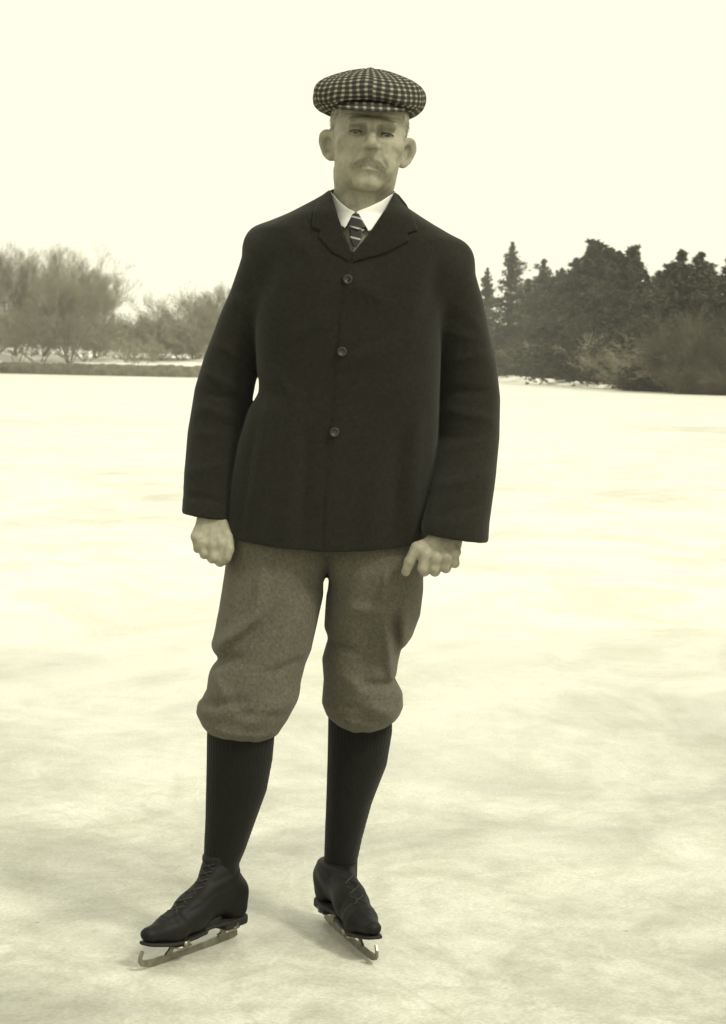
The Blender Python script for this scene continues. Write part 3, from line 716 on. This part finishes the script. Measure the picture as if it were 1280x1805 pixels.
SF = [((355, 650), (440, 700), 9, .005), ((350, 690), (420, 705), 7, -.005), ((345, 715), (430, 740), 9, .005), ((372, 600), (440, 640), 8, .004), ((340, 760), (420, 770), 8, .003),
      ((400, 520), (470, 560), 9, .003), ((335, 830), (400, 815), 9, .003), ((330, 870), (400, 880), 7, -.003),
      ((790, 640), (870, 620), 9, .005), ((780, 690), (875, 690), 8, -.005), ((780, 720), (870, 740), 9, .005), ((790, 790), (870, 770), 9, .004), ((800, 540), (850, 580), 9, .003),
      ((770, 850), (860, 830), 10, .004), ((765, 900), (850, 880), 8, -.003), ((770, 580), (840, 600), 8, .003)]
def jacket_sdf(X, Y, Z):
    x2, z2 = X[:, 0, :], Z[:, 0, :]
    fr = (Y < Y0+.02)
    d = JK.sdf(X, Y, Z)
    ex = interp(Z[0, 0, :], ez[:, 2], ez[:, 0]).astype(np.float32)
    sdx = X-ex; vb = P(620, 468, Y0)[2]
    step = .0035/(1+np.exp(-np.clip(sdx/.0012, -30, 30)))*np.exp(-(sdx/.07)**2)+.0028*np.exp(-((sdx-.006)/.0022)**2)*0-.0022*np.exp(-((sdx+.002)/.0022)**2)
    d = d-np.where(Y < Y0-.03, step/(1+np.exp(np.clip((Z-vb+.012)/.004, -30, 30))), 0)
    d = d-(1.7*folds(x2, z2, JF)[:, None, :]*fr)-.0022*noise3(X, Y, Z*.5, 22, 5)
    hem = linez(x2, [(395, 940), (430, 947), (490, 956), (570, 963), (640, 962), (735, 954)])[:, None, :]
    d = smax(d, hem-Z+.0*Y, .004)
    inner = JK.sdf(X, Y, Z, .011, False); d = smax(d, -np.maximum(inner, Z-hem-.10), .002)
    fs = (1.0*folds(x2, z2, SF)[:, None, :]*np.clip((Y0-Y)/.035, 0, 1)).astype(np.float32)
    def sleeve(pts, cut):
        wv = fs+.0012*noise3(X, Y, Z, 30, 12); s = sleeve_tube(X, Y, Z, pts)-wv
        a, b = P(*cut[0], Y0-.03), P(*cut[1], Y0-.03); e = (b-a)/np.linalg.norm(b-a); nrm = np.array([e[2], 0, -e[0]])
        if nrm[2] > 0: nrm = -nrm
        pl = (X-a[0])*nrm[0]+(Z-a[2])*nrm[2]
        s = smax(s, pl, .004); i = sleeve_tube(X, Y, Z, pts, dr=-.010)-wv; return smax(s, -np.maximum(i, -.10-pl), .002)
    sl_ = sleeve(SLV, [(322, 904), (402, 916)]); sr_ = sleeve(SRV, [(745, 934), (859, 951)])
    kk = (.010+.034*np.clip((Z-P(600, 620, Y0)[2])/.18, 0, 1)).astype(np.float32); d = smin(smin(d, sl_, kk), sr_, kk)
    g = P(453, 681, Y0+.0); gap = np.sqrt(((X-g[0]-.12*(Z-g[2]))/.0042)**2+((Z-g[2])/.0165)**2)-1
    d = smax(d, -gap*.004, .003)
    v = polysd(x2, z2, VPOLY)[:, None, :]; sh = JK.front(x2, z2)[:, None, :]
    cutv = np.maximum(v, Y-np.maximum(sh+.035, Y0-.02)); d = smax(d, -cutv, .002)
    nk = P(638, 345, 3.985); nc = np.sqrt(((X-nk[0])/.0675)**2+((Y-3.985)/.075)**2)-1
    d = smax(d, -np.maximum(nc*.06, P(600, 395, Y0)[2]-Z), .003)
    return d
lo = P(312, 985, 4.0); hi = P(890, 322, 4.0)
VJ, FJ = iso(jacket_sdf, (lo[0], 3.80, lo[2]), (hi[0], 4.15, hi[2]), .0036, 1)

# --- knickerbockers
TLl = [(404, 930), (401, 960), (397, 1010), (390, 1070), (380, 1128), (384, 1148), (371, 1190), (367, 1215), (352, 1240), (350, 1258), (361, 1279), (372, 1292), (385, 1302)]
TLr = [(600, 930), (600, 990), (575, 1026), (563, 1075), (549, 1140), (539, 1165), (531, 1200), (527, 1235), (512, 1268), (495, 1294), (478, 1304)]
TRl = [(560, 930), (556, 990), (578, 1026), (573, 1105), (578, 1130), (568, 1165), (570, 1205), (566, 1255), (574, 1278), (590, 1292), (600, 1302)]
TRr = [(740, 930), (745, 990), (746, 1040), (741, 1085), (728, 1122), (708, 1146), (701, 1175), (696, 1203), (709, 1235), (710, 1262), (694, 1288), (676, 1302)]
oL, oR = YL-Y0, YR-Y0
_up = lambda L: [(a[0], a[1]-13*min(1, max(0, (a[1]-1150)/100)), *a[2:]) if len(a) == 2 else a for a in L]
TLl, TLr, TRl, TRr = map(_up, (TLl, TLr, TRl, TRr))
LGL = Loft(TLl, TLr, [(930, -.115, .115), (1000, -.112, .110), (1080, -.105+oL*.3, .095+oL*.3), (1160, -.095+oL*.6, .082+oL*.6), (1240, -.100+oL*.8, .080+oL*.8), (1277, -.082+oL*.9, .070+oL*.9), (1291, -.062+oL*.9, .056+oL*.9)], 2.25)
LGR = Loft(TRl, TRr, [(930, -.115, .115), (1000, -.112, .110), (1080, -.105+oR*.3, .095+oR*.3), (1160, -.095+oR*.6, .082+oR*.6), (1240, -.100+oR*.8, .080+oR*.8), (1277, -.082+oR*.9, .070+oR*.9), (1289, -.062+oR*.9, .056+oR*.9)], 2.25)
TF = [((470, 985), (455, 1075), 12, .006), ((455, 1075), (385, 1132), 11, .010), ((500, 1060), (420, 1130), 14, -.006), ((440, 1140), (380, 1160), 10, -.006), ((385, 1175), (420, 1235), 12, .005),
      ((540, 1060), (470, 1200), 18, .005), ((530, 1150), (480, 1170), 8, -.005), ((520, 1210), (430, 1262), 14, .005), ((365, 1225), (440, 1215), 9, -.006), ((370, 1262), (470, 1282), 9, .004), ((500, 1240), (420, 1235), 8, -.004),
      ((683, 1000), (672, 1052), 9, .007), ((640, 1000), (610, 1065), 14, .005), ((610, 1063), (690, 1068), 10, .005), ((676, 1080), (690, 1190), 9, .008), ((712, 1060), (708, 1130), 11, .007), ((697, 1070), (700, 1140), 7, -.008),
      ((650, 1090), (640, 1200), 14, -.004), ((580, 1120), (640, 1150), 9, -.004), ((600, 1180), (650, 1215), 12, .004), ((700, 1205), (640, 1200), 9, -.006), ((650, 1240), (700, 1262), 13, .006), ((580, 1235), (640, 1240), 8, -.004), ((590, 1268), (690, 1270), 9, .004), ((577, 980), (574, 1030), 12, -.008)]
def trouser_sdf(X, Y, Z):
    x2, z2 = X[:, 0, :], Z[:, 0, :]
    d = smin(LGL.sdf(X, Y, Z), LGR.sdf(X, Y, Z), .002)
    fl = 1.75*folds(x2, z2, TF)[:, None, :]*np.where(Y < Y0+.03, 1, .2)
    d = d-fl-.0030*noise3(X, Y, Z*.8, 26, 21)-.0010*noise3(X, Y, Z*.6, 70, 22)
    kz = P(600, 1262, Y0)[2]; d = d-.0016*np.sin(np.arctan2(Y-Y0, X)*0+X*190+3*np.sin(Z*25))*np.exp(-((Z-kz+.035)/.030)**2)*.5
    return d
lo = P(345, 1312, 4.0); hi = P(750, 925, 4.0)
VT, FT = iso(trouser_sdf, (lo[0], 3.80, lo[2]), (hi[0], 4.15, hi[2]), .0032, 1)

# --- stockings
def stocking(Lp, Rp, Y, D):
    K = Loft(Lp, Rp, D, 2.05, Y)
    def fn(X, Yv, Z): return K.sdf(X, Yv, Z)-.0012*noise3(X, Yv, Z*.4, 45, 31)-.0007*np.sin(np.arctan2(Yv-Y, X-K.at(Z[0, 0, :])[0].astype(np.float32))*44)
    lo = np.array(P(min(p[0] for p in Lp), max(p[1] for p in Lp), Y)); hi = np.array(P(max(p[0] for p in Rp), min(p[1] for p in Lp), Y))
    return iso(fn, (lo[0]-.01, Y-.1, lo[2]), (hi[0]+.01, Y+.12, hi[2]), .0026, 1)
SKL = stocking([(368, 1225), (366, 1262), (364, 1300), (363, 1360), (362, 1440), (359, 1500), (360, 1560)], [(486, 1225), (486, 1262), (483, 1305), (480, 1340), (470, 1395), (445, 1462), (431, 1500), (421, 1522), (418, 1560)], YL,
               [(1225, -.066, .066), (1262, -.064, .066), (1350, -.055, .070), (1430, -.045, .060), (1520, -.038, .040), (1560, -.04, .04)])
SKR = stocking([(579, 1225), (579, 1262), (578, 1300), (576, 1380), (573, 1470), (571, 1530), (572, 1565)], [(690, 1225), (690, 1262), (690, 1290), (681, 1350), (656, 1418), (638, 1480), (630, 1515), (628, 1565)], YR,
               [(1225, -.066, .066), (1262, -.064, .066), (1350, -.055, .070), (1430, -.045, .060), (1520, -.038, .040), (1565, -.04, .04)])
# --- boots and skates
def frame(H, D):
    lat = np.array([D[1], -D[0], 0]); return lambda V: H+np.outer(V[:, 0], D)+np.outer(V[:, 1], lat)+np.outer(V[:, 2], [0, 0, 1])
DROP = .017
def settle(V, k):
    V = np.array(V, float); V[:, 2] += -DROP+.013*np.clip((V[:, 0]/k-.19)/.09, 0, 1.2)**1.6; return V
def boot(H, D, L, top):
    """local axes: s forward, l to the side, z up; top = shaft top in local metres"""
    k = L/.285; sh = np.array(top)+np.array([0, 0, DROP])
    def fn(S, Lt, Z):
        S = S/k; l2 = Lt*np.interp(S, [0, .10, .19, .26], [1.10, 1.28, .96, .98]).astype(np.float32)
        d = chain(S, l2, Z, [((.262, 0, .0760), .0180), ((.200, 0, .0820), .0290), ((.140, 0, .1030), .0370), ((.085, 0, .135), .0390)], .02)
        d = smin(d, chain(S, l2, Z, [((.013, 0, .0860), .0310), ((.018, 0, .120), .0320), ((.048, 0, .152), .0370)], .02), .025)
        d = smin(d, cap(S, sh[1]+(Lt-sh[1])*1.14, Z, (.056, 0, .150), (sh[0]/k, sh[1], sh[2]), .0410, .0395), .022)
        d = smin(d, cap(S, l2, Z, (.035, 0, .100), (.125, 0, .092), .023), .02)
        d = smax(d, Z-sh[2], .006); d = smax(d, .060-Z, .005)
        # creases over the toe joint and round the ankle, toe-cap seam, welt
        for s0 in (.172, .186, .203): d = d+.0007*np.exp(-((S-s0-.1*(Z-.1))/.0045)**2)
        d = d+.0008*np.exp(-((S-.222)/.0022)**2)
        for z0 in (.150, .172, .196): d = d+.0016*np.exp(-((Z-z0+.3*(S-.06))/.005)**2)
        d = d+.0025*np.exp(-(np.sqrt(Lt**2)/.009)**2)*np.exp(-((Z-.155)/.06)**2)*(S > .075)   # lacing gap
        return d-.0010*noise3(S, Lt, Z, 60, 44)
    V, F = iso(fn, (-.04, -.07, .05), (.36, .07, sh[2]+.01), .0022, 1)
    def sole(S, Lt, Z):
        S = S/k; w_ = np.interp(S, [-.02, .0, .05, .10, .15, .20, .24, .27, .29], [.016, .027, .028, .020, .028, .032, .028, .019, .008]).astype(np.float32)
        d = np.abs(Lt)-w_; d = smax(d, np.maximum(-.018-S, S-.279), .01)
        fore = smax(d, np.abs(Z-.0585)-.0035, .002); fore = smax(fore, .112-S, .003)
        heel = smax(d, np.abs(Z-.0585)-.0085, .003); heel = smax(heel, S-.062, .003)
        arch = smax(smax(d, np.abs(Z-.0645)-.004, .003), np.maximum(.055-S, S-.12), .003)
        return np.minimum(np.minimum(fore, heel), arch)
    Vs, Fs = iso(sole, (-.03, -.06, .04), (.36, .06, .075), .0022, 1)
    T = frame(H, D); Vt, Vst = T(settle(V, k)), T(settle(Vs, k)); T = lambda q: frame(H, D)(settle(q, k))
    laces = []
    for i in range(12):            # crossed laces up the front
        z = .116+i*.0135; s = .1
        if z > sh[2]-.016: break
        laces.append((s*k, -.014, z, s*k+.004, .014, z+.010)); laces.append((s*k, .014, z, s*k+.004, -.014, z+.010))
    return (Vt, F), (Vst, Fs), laces, T, fn
def lace_mesh(laces, T, fn):
    parts = []
    for a in laces:
        pts = []
        for t in np.linspace(0, 1, 7):
            p = np.array(a[:3])*(1-t)+np.array(a[3:])*t
            ss = np.linspace(.03, .30, 110); X = ss[:, None, None]; d = fn(X.astype(np.float32), np.full_like(X, p[1]).astype(np.float32), np.full_like(X, p[2]).astype(np.float32))[:, 0, 0]
            ok = np.nonzero(d < 0)[0]
            if len(ok): p[0] = ss[ok[-1]]+.0022
            pts.append(p)
        rows = [(*T(np.array([u]))[0], *T(np.array([v]))[0], .0019, .0019) for u, v in zip(pts[:-1], pts[1:])]
        parts.append(prisms(rows))
    return merge(parts)
def extrude_poly(pts, th, T):
    """flat steel profile in the s-z plane given a real thickness"""
    n = len(pts); V = np.array([(s, -th/2, z) for s, z in pts]+[(s, th/2, z) for s, z in pts])
    F = [tuple(range(n)), tuple(range(2*n-1, n-1, -1))]+[(i, i+n, (i+1) % n+n, (i+1) % n) for i in range(n)]
    return T(V), F
def ribbon(c, wd):
    """closed outline around a centre line with given widths"""
    c = np.array(c, float); d = np.gradient(c, axis=0); d /= np.linalg.norm(d, axis=1)[:, None]; nn = np.stack([-d[:, 1], d[:, 0]], 1)
    wd = np.array(wd)[:, None]/2; return [tuple(p) for p in (c+nn*wd)]+[tuple(p) for p in (c-nn*wd)[::-1]]
def boxT(c, hs, T):
    V = np.array([(c[0]+a*hs[0], c[1]+b*hs[1], c[2]+d*hs[2]) for a in (-1, 1) for b in (-1, 1) for d in (-1, 1)])
    F = np.array([(0, 1, 3, 2), (4, 6, 7, 5), (0, 4, 5, 1), (2, 3, 7, 6), (0, 2, 6, 4), (1, 5, 7, 3)]); return T(V), F

# ---- assemble
torso = Loft([(585, 400), (470, 420), (470, 600), (465, 800), (450, 935)], [(692, 400), (780, 440), (750, 600), (740, 800), (700, 935)], [(400, -.05, .08), (450, -.08, .10), (700, -.10, .09), (935, -.09, .08)], 2.2)
def under_sdf(X, Y, Z):
    d = torso.sdf(X, Y, Z)
    d = smin(d, cap(X, Y, Z, P(638, 375, 4.0), P(634, 440, 4.0), .046, .06), .03)
    d = smin(d, tubepx(X, Y, Z, [(a, b, r*.62, dy) for a, b, r, dy in SLV[:-1]]), .03); d = smin(d, tubepx(X, Y, Z, [(a, b, r*.6, dy) for a, b, r, dy in SRV[:-1]]), .03)
    for K, A, cols in ((oL, AL, (490, 450, 425, 392)), (oR, AR, (655, 640, 634, 603))):
        pts = [(P(cols[0], 990, Y0), .072), (P(cols[1], 1130, Y0+K*.4), .064), (P(cols[2], 1280, Y0+K*.8), .048), (P(cols[3], 1520, A[1]), .026), (np.array([A[0], A[1], .12]), .022)]
        d = smin(d, chain(X, Y, Z, pts), .03)
    return d
lo = P(340, 1640, 4.0); hi = P(870, 350, 4.0)
VU, FU = iso(under_sdf, (lo[0], 3.83, lo[2]), (hi[0], 4.12, hi[2]), .0085, 1)
V, F = merge([(VH, FH), (VA, FA), (VB, FB), (VU, FU)])
man = mesh_obj('person', V, F, M_skin, None, base)
tag(man, 'elderly man in dark jacket, knickerbockers and checked flat cap standing on ice skates', 'person')
def part(name, VF, mt, parent=None, org=None, **k):
    V, F = VF; V = np.asarray(V); return mesh_obj(name, V, F, mt, parent or man, V.mean(0) if org is None else org, **k)
jacket = part('jacket', (VJ, FJ), M_wool)
part('knickerbockers', (VT, FT), M_tweed)
part('stocking', SKL, M_stock); part('stocking', SKR, M_stock)
for H, D, L, cpx in ((HL, DL, LL, (388, 1503, YL)), (HR, DR, LR, (600, 1516, YR))):
    c = P(*cpx)-H; lat = np.array([D[1], -D[0], 0]); top = (float(c@D), float(c@lat), float(c[2]))
    (Vb, Fb), (Vs, Fs), lc, T, fn = boot(H, D, L, top)
    b = part('boot', (Vb, Fb), M_boot); part('sole', (Vs, Fs), M_sole, b); part('lace', lace_mesh(lc, T, fn), M_lace, b)
    k = L/.285; T = frame(H, D)
    # clamp-on skate: blade curling up at the toe, three stanchions, two clamp plates
    cb = [(0.000, .0115), (.01, .0098), (.06, .0088), (.12, .0085), (.18, .0087), (.215, .0093), (.245, .0100), (.268, .0120), (.282, .0160), (.288, .0220), (.287, .031), (.282, .0410)]
    cb = np.array([(s*k, z) for s, z in cb]); blade = extrude_poly(ribbon(cb, [.012, .015, .015, .014, .014, .015, .015, .015, .012, .010, .009, .007]), .0042, T)
    sk = part('ice_skate', (blade[0], blade[1]), M_steel, smooth=False)
    st = []
    st.append(extrude_poly(ribbon([(.208*k, .012), (.203*k, .020), (.198*k, .027), (.194*k, .034)], [.022, .012, .010, .018]), .0050, T))
    st.append(extrude_poly(ribbon([(.050*k, .012), (.045*k, .020), (.040*k, .032)], [.028, .013, .022]), .0050, T))
    for s_ in st: part('stanchion', s_, M_steel, sk, smooth=False)
    part('clamp_plate', merge([boxT((.192*k, 0, .0330), (.020, .031, .0014), T), boxT((.190*k, .0330, .0385), (.008, .0014, .006), T), boxT((.190*k, -.0330, .0385), (.008, .0014, .006), T)]), M_steel, sk, smooth=False)
    part('clamp_plate', merge([boxT((.036*k, 0, .0312), (.018, .024, .0014), T), boxT((.034*k, .0262, .0365), (.007, .0014, .006), T), boxT((.034*k, -.0262, .0365), (.007, .0014, .006), T)]), M_steel, sk, smooth=False)
# lapels, collar of the coat, buttons
jf = lambda X, Z: JK.front(X, Z)
for poly in ([(617, 468), (620, 450), (598, 391), (583, 338), (577, 340), (563, 351), (555, 378), (551, 408), (566, 413), (562, 424), (588, 452)],
             [(619, 470), (624, 451), (651, 417), (681, 373), (695, 341), (703, 346), (716, 363), (728, 388), (735, 412), (716, 418), (722, 430), (682, 452)]):
    part('lapel', decal(poly, jf, .0024, lambda X, Z: .0015+.10*np.maximum(0, Z-P(600, 418, Y0)[2]), .0022), M_wool2, jacket)
def disc(c, r, th, yaw=0):
    n = 20; V = []; prof = [(0, -.2), (.55, -.2), (.62, -.6), (.85, -1), (1, -.5), (1, .6)]
    for q, y in prof:
        for i in range(n): a = i*2*math.pi/n; V.append((c[0]+r*q*math.cos(a), c[1]+th*y, c[2]+r*q*math.sin(a)))
    F = [(j*n+i, j*n+(i+1) % n, (j+1)*n+(i+1) % n, (j+1)*n+i) for j in range(len(prof)-1) for i in range(n)]
    return np.array(V), np.array(F)
for a, b in ((613, 492), (603, 620), (590, 762)):
    p = P(a, b, Y0); y = float(JK.front(np.array([p[0]]), np.array([p[2]]))[0])-.0058; q = P(a, b, y); part('button', disc(q, .0098, .0028), M_btn, jacket)
part('button', disc(P(826, 934, Y0-.136), .0075, .0028), M_btn, jacket)
# shirt collar, tie, waistcoat in the V
zt = P(627, 379, Y0)[2]; xn = P(639, 345, Y0)[0]
def collar_y(X, Z):
    g = np.clip(zt-Z, -.06, .05); a = .0705+.30*np.maximum(g, 0); b = .0760+.50*np.maximum(g, 0)
    return 3.985-b*np.sqrt(np.clip(1-((X-xn)/a)**2, .03, 1))
part('shirt_collar', merge([decal([(581, 337), (585, 341), (600, 360), (614, 372), (627, 378.5), (622, 386), (609, 408), (585, 392), (574, 350)], collar_y, .0045, .0022, .0016, rnd=.0006),
                            decal([(697, 337), (693, 343), (672, 359), (650, 370), (627.5, 378.5), (634, 388), (650, 414), (676, 398), (704, 350)], collar_y, .0045, .0022, .0016, rnd=.0006)]), M_white)
part('tie', merge([decal([(622, 382), (633, 382), (645, 407), (629, 413), (613, 402)], lambda X, Z: collar_y(X, Z)-.001, .006, .0048, .0016), 
                   decal([(616, 404), (643, 408), (637, 428), (626, 446), (618, 430)], lambda X, Z: collar_y(X, Z)-.003-.35*np.clip(P(0, 405, Y0)[2]-Z, 0, .1), .002, .003, .0016)]), M_tie)
part('waistcoat', decal([(588, 372), (688, 372), (640, 470), (612, 470)], lambda X, Z: np.minimum(collar_y(X, Z)+.010-.45*np.clip(P(0, 408, Y0)[2]-Z, 0, .1), Y0-.02), 0, .004, .0025), M_vest)
# eyes
for sx in (-1, 1):
    n, k = 20, 12; c = np.array([sx*.031, -.0636, -.002]); V = [c+.0112*np.array([math.sin(b)*math.cos(a), -math.cos(b), math.sin(b)*math.sin(a)]) for b in np.linspace(.001, 2.2, k) for a in np.linspace(0, 6.2832, n, endpoint=False)]
    F = np.array([(j*n+i, (j+1)*n+i, (j+1)*n+(i+1) % n, j*n+(i+1) % n) for j in range(k-1) for i in range(n)])
    e = part('eyeball', (hw(V), F), M_eye); V2 = [c+.0115*np.array([math.sin(b)*math.cos(a), -math.cos(b), math.sin(b)*math.sin(a)]) for b in np.linspace(.001, .50, 5) for a in np.linspace(0, 6.2832, n, endpoint=False)]
    part('iris', (hw(V2), F[:4*n]), M_iris, e)
# upper lashes
    pts = [(sx*(.0195+.0245*t), 0, -.0015+.0022*math.sin(math.pi*min(1, t*1.05))-.0002*t) for t in np.linspace(0, 1, 9)]
    yy = [-.0640-.0132*math.sqrt(max(.05, 1-((abs(p[0])-.031)/.0150)**2-((p[2]+.002)/.0120)**2))-.0008 for p in pts]
    rows = [(pts[i][0], yy[i], pts[i][2], pts[i+1][0], yy[i+1], pts[i+1][2], .0013, .0013) for i in range(8)]
    Vl, Fl = prisms(rows); part('eyelashes', (hw(Vl), Fl), M_iris)
# hair, brows, moustache: many short strands on the head
def strands(pts, dirs, L, r, rs, seg=3, droop=0.0, curl=.25):
    rows = []
    for p, d in zip(pts, dirs):
        q = np.array(p, float); d = np.array(d, float)+rs.normal(size=3)*curl; d /= np.linalg.norm(d); l = L*(.6+.7*rs.rand())/seg
        for s in range(seg):
            q2 = q+d*l; rows.append((*q, *q2, r*(1-s/seg*.7), r*(1-(s+1)/seg*.7))); q = q2; d = d+np.array([0, .0, -droop])+rs.normal(size=3)*.1; d /= np.linalg.norm(d)
    V, F = prisms(rows); return hw(V), F
def on_head(x, z, y0=-.14, y1=.0, lift=.0006):
    """front surface of the head at local x, z"""
    ys = np.linspace(y0, y1, 140).astype(np.float32); n = len(x)
    X = np.repeat(np.asarray(x, np.float32)[:, None, None], 140, 1); Z = np.repeat(np.asarray(z, np.float32)[:, None, None], 140, 1); Yv = np.tile(ys[None, :, None], (n, 1, 1))
    d = head_sdf(X, Yv, Z)[:, :, 0]; i = np.argmax(d < 0, axis=1); return ys[i]-lift
rs = np.random.RandomState(2)
n = 520; sx = np.sign(rs.rand(n)-.5); t = rs.rand(n)**.8; x = sx*(.000+.033*t); z = -.0550-.013*t**1.5+rs.uniform(-.0095, .0070, n)*(1-.40*t)
y = on_head(x, z); part('moustache', strands(np.stack([x, y, z], 1), np.stack([sx*(.35+.7*t), -.25+0*t, -.75-.2*t], 1), .0105, .00042, rs, droop=.15), M_mous)
for side in (-1, 1):
    n = 60; sx = side+np.zeros(n); t = rs.rand(n); x = sx*(.011+.033*t); z = .0095+.0065*np.sin(t*2.0)+rs.uniform(-.0018, .0018, n)
    y = on_head(x, z); part('eyebrow', strands(np.stack([x, y, z], 1), np.stack([sx*1.0, -.2+0*t, .15-.3*t], 1), .0075, .00035, rs), M_hair)
def hair_sdf(X, Y, Z):
    A = np.abs(X); d = ell(X, Y, Z, (0, .022, .040), (.0790, .100, .090)); d = smin(d, ell(X, Y, Z, (0, .05, -.03), (.064, .066, .06)), .02)
    e = np.maximum(-.030-Z+1.2*np.maximum(0, .03-Y)*0, -(Y+.040)+.0*Z); lim = np.maximum(e, (-.012-Z)+np.maximum(0, (.0-Y)*.8))
    return smax(d, lim, .004)-.0012*noise3(X, Y, Z*.4, 400, 5)
hv, hf = iso(hair_sdf, (-.09, -.06, -.10), (.09, .13, .06), .0020, 1)
n = 700; sx = np.sign(rs.rand(n)-.5); yy = rs.uniform(-.045, .02, n); zz = rs.uniform(-.010, .046, n)
xx = .0785*np.sqrt(np.clip(1-((yy-.022)/.100)**2-((zz-.040)/.090)**2, .05, 1))
sv, sf = strands(np.stack([sx*xx, yy, zz], 1), np.stack([sx*.12, .35+0*yy, -1+0*zz], 1), .010, .0005, rs, curl=.2)
V, F = merge([(hw(hv), hf), (sv, sf)]); part('hair', (V, F), M_hair)
rs = np.random.RandomState(6)
# --- cap
CC = P(649, 233, 3.965); CROT = np.array([list(r) for r in (Matrix.Rotation(rad(1.2), 3, 'Y') @ Matrix.Rotation(rad(3), 3, 'Z'))])
def cw(V): return np.asarray(V, float) @ CROT.T+CC
prof = np.array([(.080, .040), (.088, .034), (.101, .039), (.112, .050), (.1165, .065), (.1150, .082), (.106, .097), (.090, .1085), (.070, .1175), (.044, .1265), (.020, .1310), (.0005, .1325)])
tt_ = np.linspace(0, len(prof)-1, 70); pr = np.stack([np.interp(tt_, np.arange(len(prof)), prof[:, i]) for i in (0, 1)], 1)
for _ in range(3): pr[1:-1] = (pr[:-2]+2*pr[1:-1]+pr[2:])/4
sl_len = np.concatenate([[0], np.cumsum(np.linalg.norm(np.diff(pr, axis=0), axis=1))])
nA = 240; th = np.linspace(0, 2*math.pi, nA+1); V, U, Vv = [], [], []
for j, (r, z) in enumerate(pr):
    for a in th:      # a = 0 faces the camera
        fr_ = math.cos(a); k = 1.0+.07*max(fr_, 0)+.10*max(-fr_, 0); g = max(0, 1-r/.10)
        wob = 1+.012*math.sin(5*a+1.3+9*z*8)+.008*math.sin(11*a+40*z)+.010*math.sin(3*a)*(r > .09)
        x = r*math.sin(a)*wob; y = -r*math.cos(a)*k*wob+.004
        zz = z-.010*max(fr_, 0)*(z > .05)*(r/.11)+.0012*math.sin(17*a)*g*(r > .01)+.0020*math.sin(4*a+2)
        zz = zz if z < .066 else .066+(zz-.066)*.93
        q_ = min(1, max(0, 1-(z-.036)/.045)); zz += .010*max(fr_, 0)**2*q_*q_*(3-2*q_)
        V.append((x, y, zz)); U.append((a if a <= math.pi else a-2*math.pi)*(.052+.55*r)+.0012*math.sin(13*z*8+5*a)); Vv.append(sl_len[j]+.0022*math.sin(2.7*a+1)+.0010*math.sin(9*a+z*60))
nj = nA+1; F = np.array([(j*nj+i, j*nj+i+1, (j+1)*nj+i+1, (j+1)*nj+i) for j in range(len(pr)-1) for i in range(nA)])
capo = part('flat_cap', (cw(V), F), M_check, attrs={'cloth_u': U, 'cloth_v': Vv})
# underside so the crown is closed around the head band
V, F, U, Vv = [], [], [], []; nu, nv = 48, 12      # visor: top and under skins joined
def vis(s, t, side):
    a = rad(-66+132*s); e = math.sin(math.pi*s)**.7; x0, y0 = .090*math.sin(a), -.096*math.cos(a); ext = .046*e
    x, y = x0*(1+.05*t*e), y0-ext*t; z = .052-.027*t*e+.004*(1-e)-.050*x*x/.09*.6-.0055*(1-e)
    return (x, y+.004, z+(.0022 if side else -.0022)*(1-.55*t))
for side in (1, 0):
    for i in range(nu+1):
        for j in range(nv+1):
            p = vis(i/nu, j/nv, side); V.append(p); U.append(p[0]*1.05+.003); Vv.append(.0045+j/nv*.030)
k0 = (nu+1)*(nv+1); qs = []
for i in range(nu):
    for j in range(nv):
        a = i*(nv+1)+j; qs.append((a, a+nv+1, a+nv+2, a+1)); qs.append((k0+a, k0+a+1, k0+a+nv+2, k0+a+nv+1))
    a = i*(nv+1)+nv; qs.append((a, a+nv+1, k0+a+nv+1, k0+a)); a = i*(nv+1); qs.append((a+nv+1, a, k0+a, k0+a+nv+1))
part('visor', (cw(V), np.array(qs)), M_check, capo, attrs={'cloth_u': U, 'cloth_v': Vv})
V = cw([(0+.009*math.sin(b)*math.cos(a), .004+.009*math.sin(b)*math.sin(a), .1275+.004*math.cos(b)) for b in np.linspace(.01, 1.6, 6) for a in np.linspace(0, 6.2832, 16, endpoint=False)])
part('cap_button', (V, np.array([(j*16+i, (j+1)*16+i, (j+1)*16+(i+1) % 16, j*16+(i+1) % 16) for j in range(5) for i in range(16)])), M_check, capo, attrs={'cloth_u': V[:, 0], 'cloth_v': V[:, 1]})
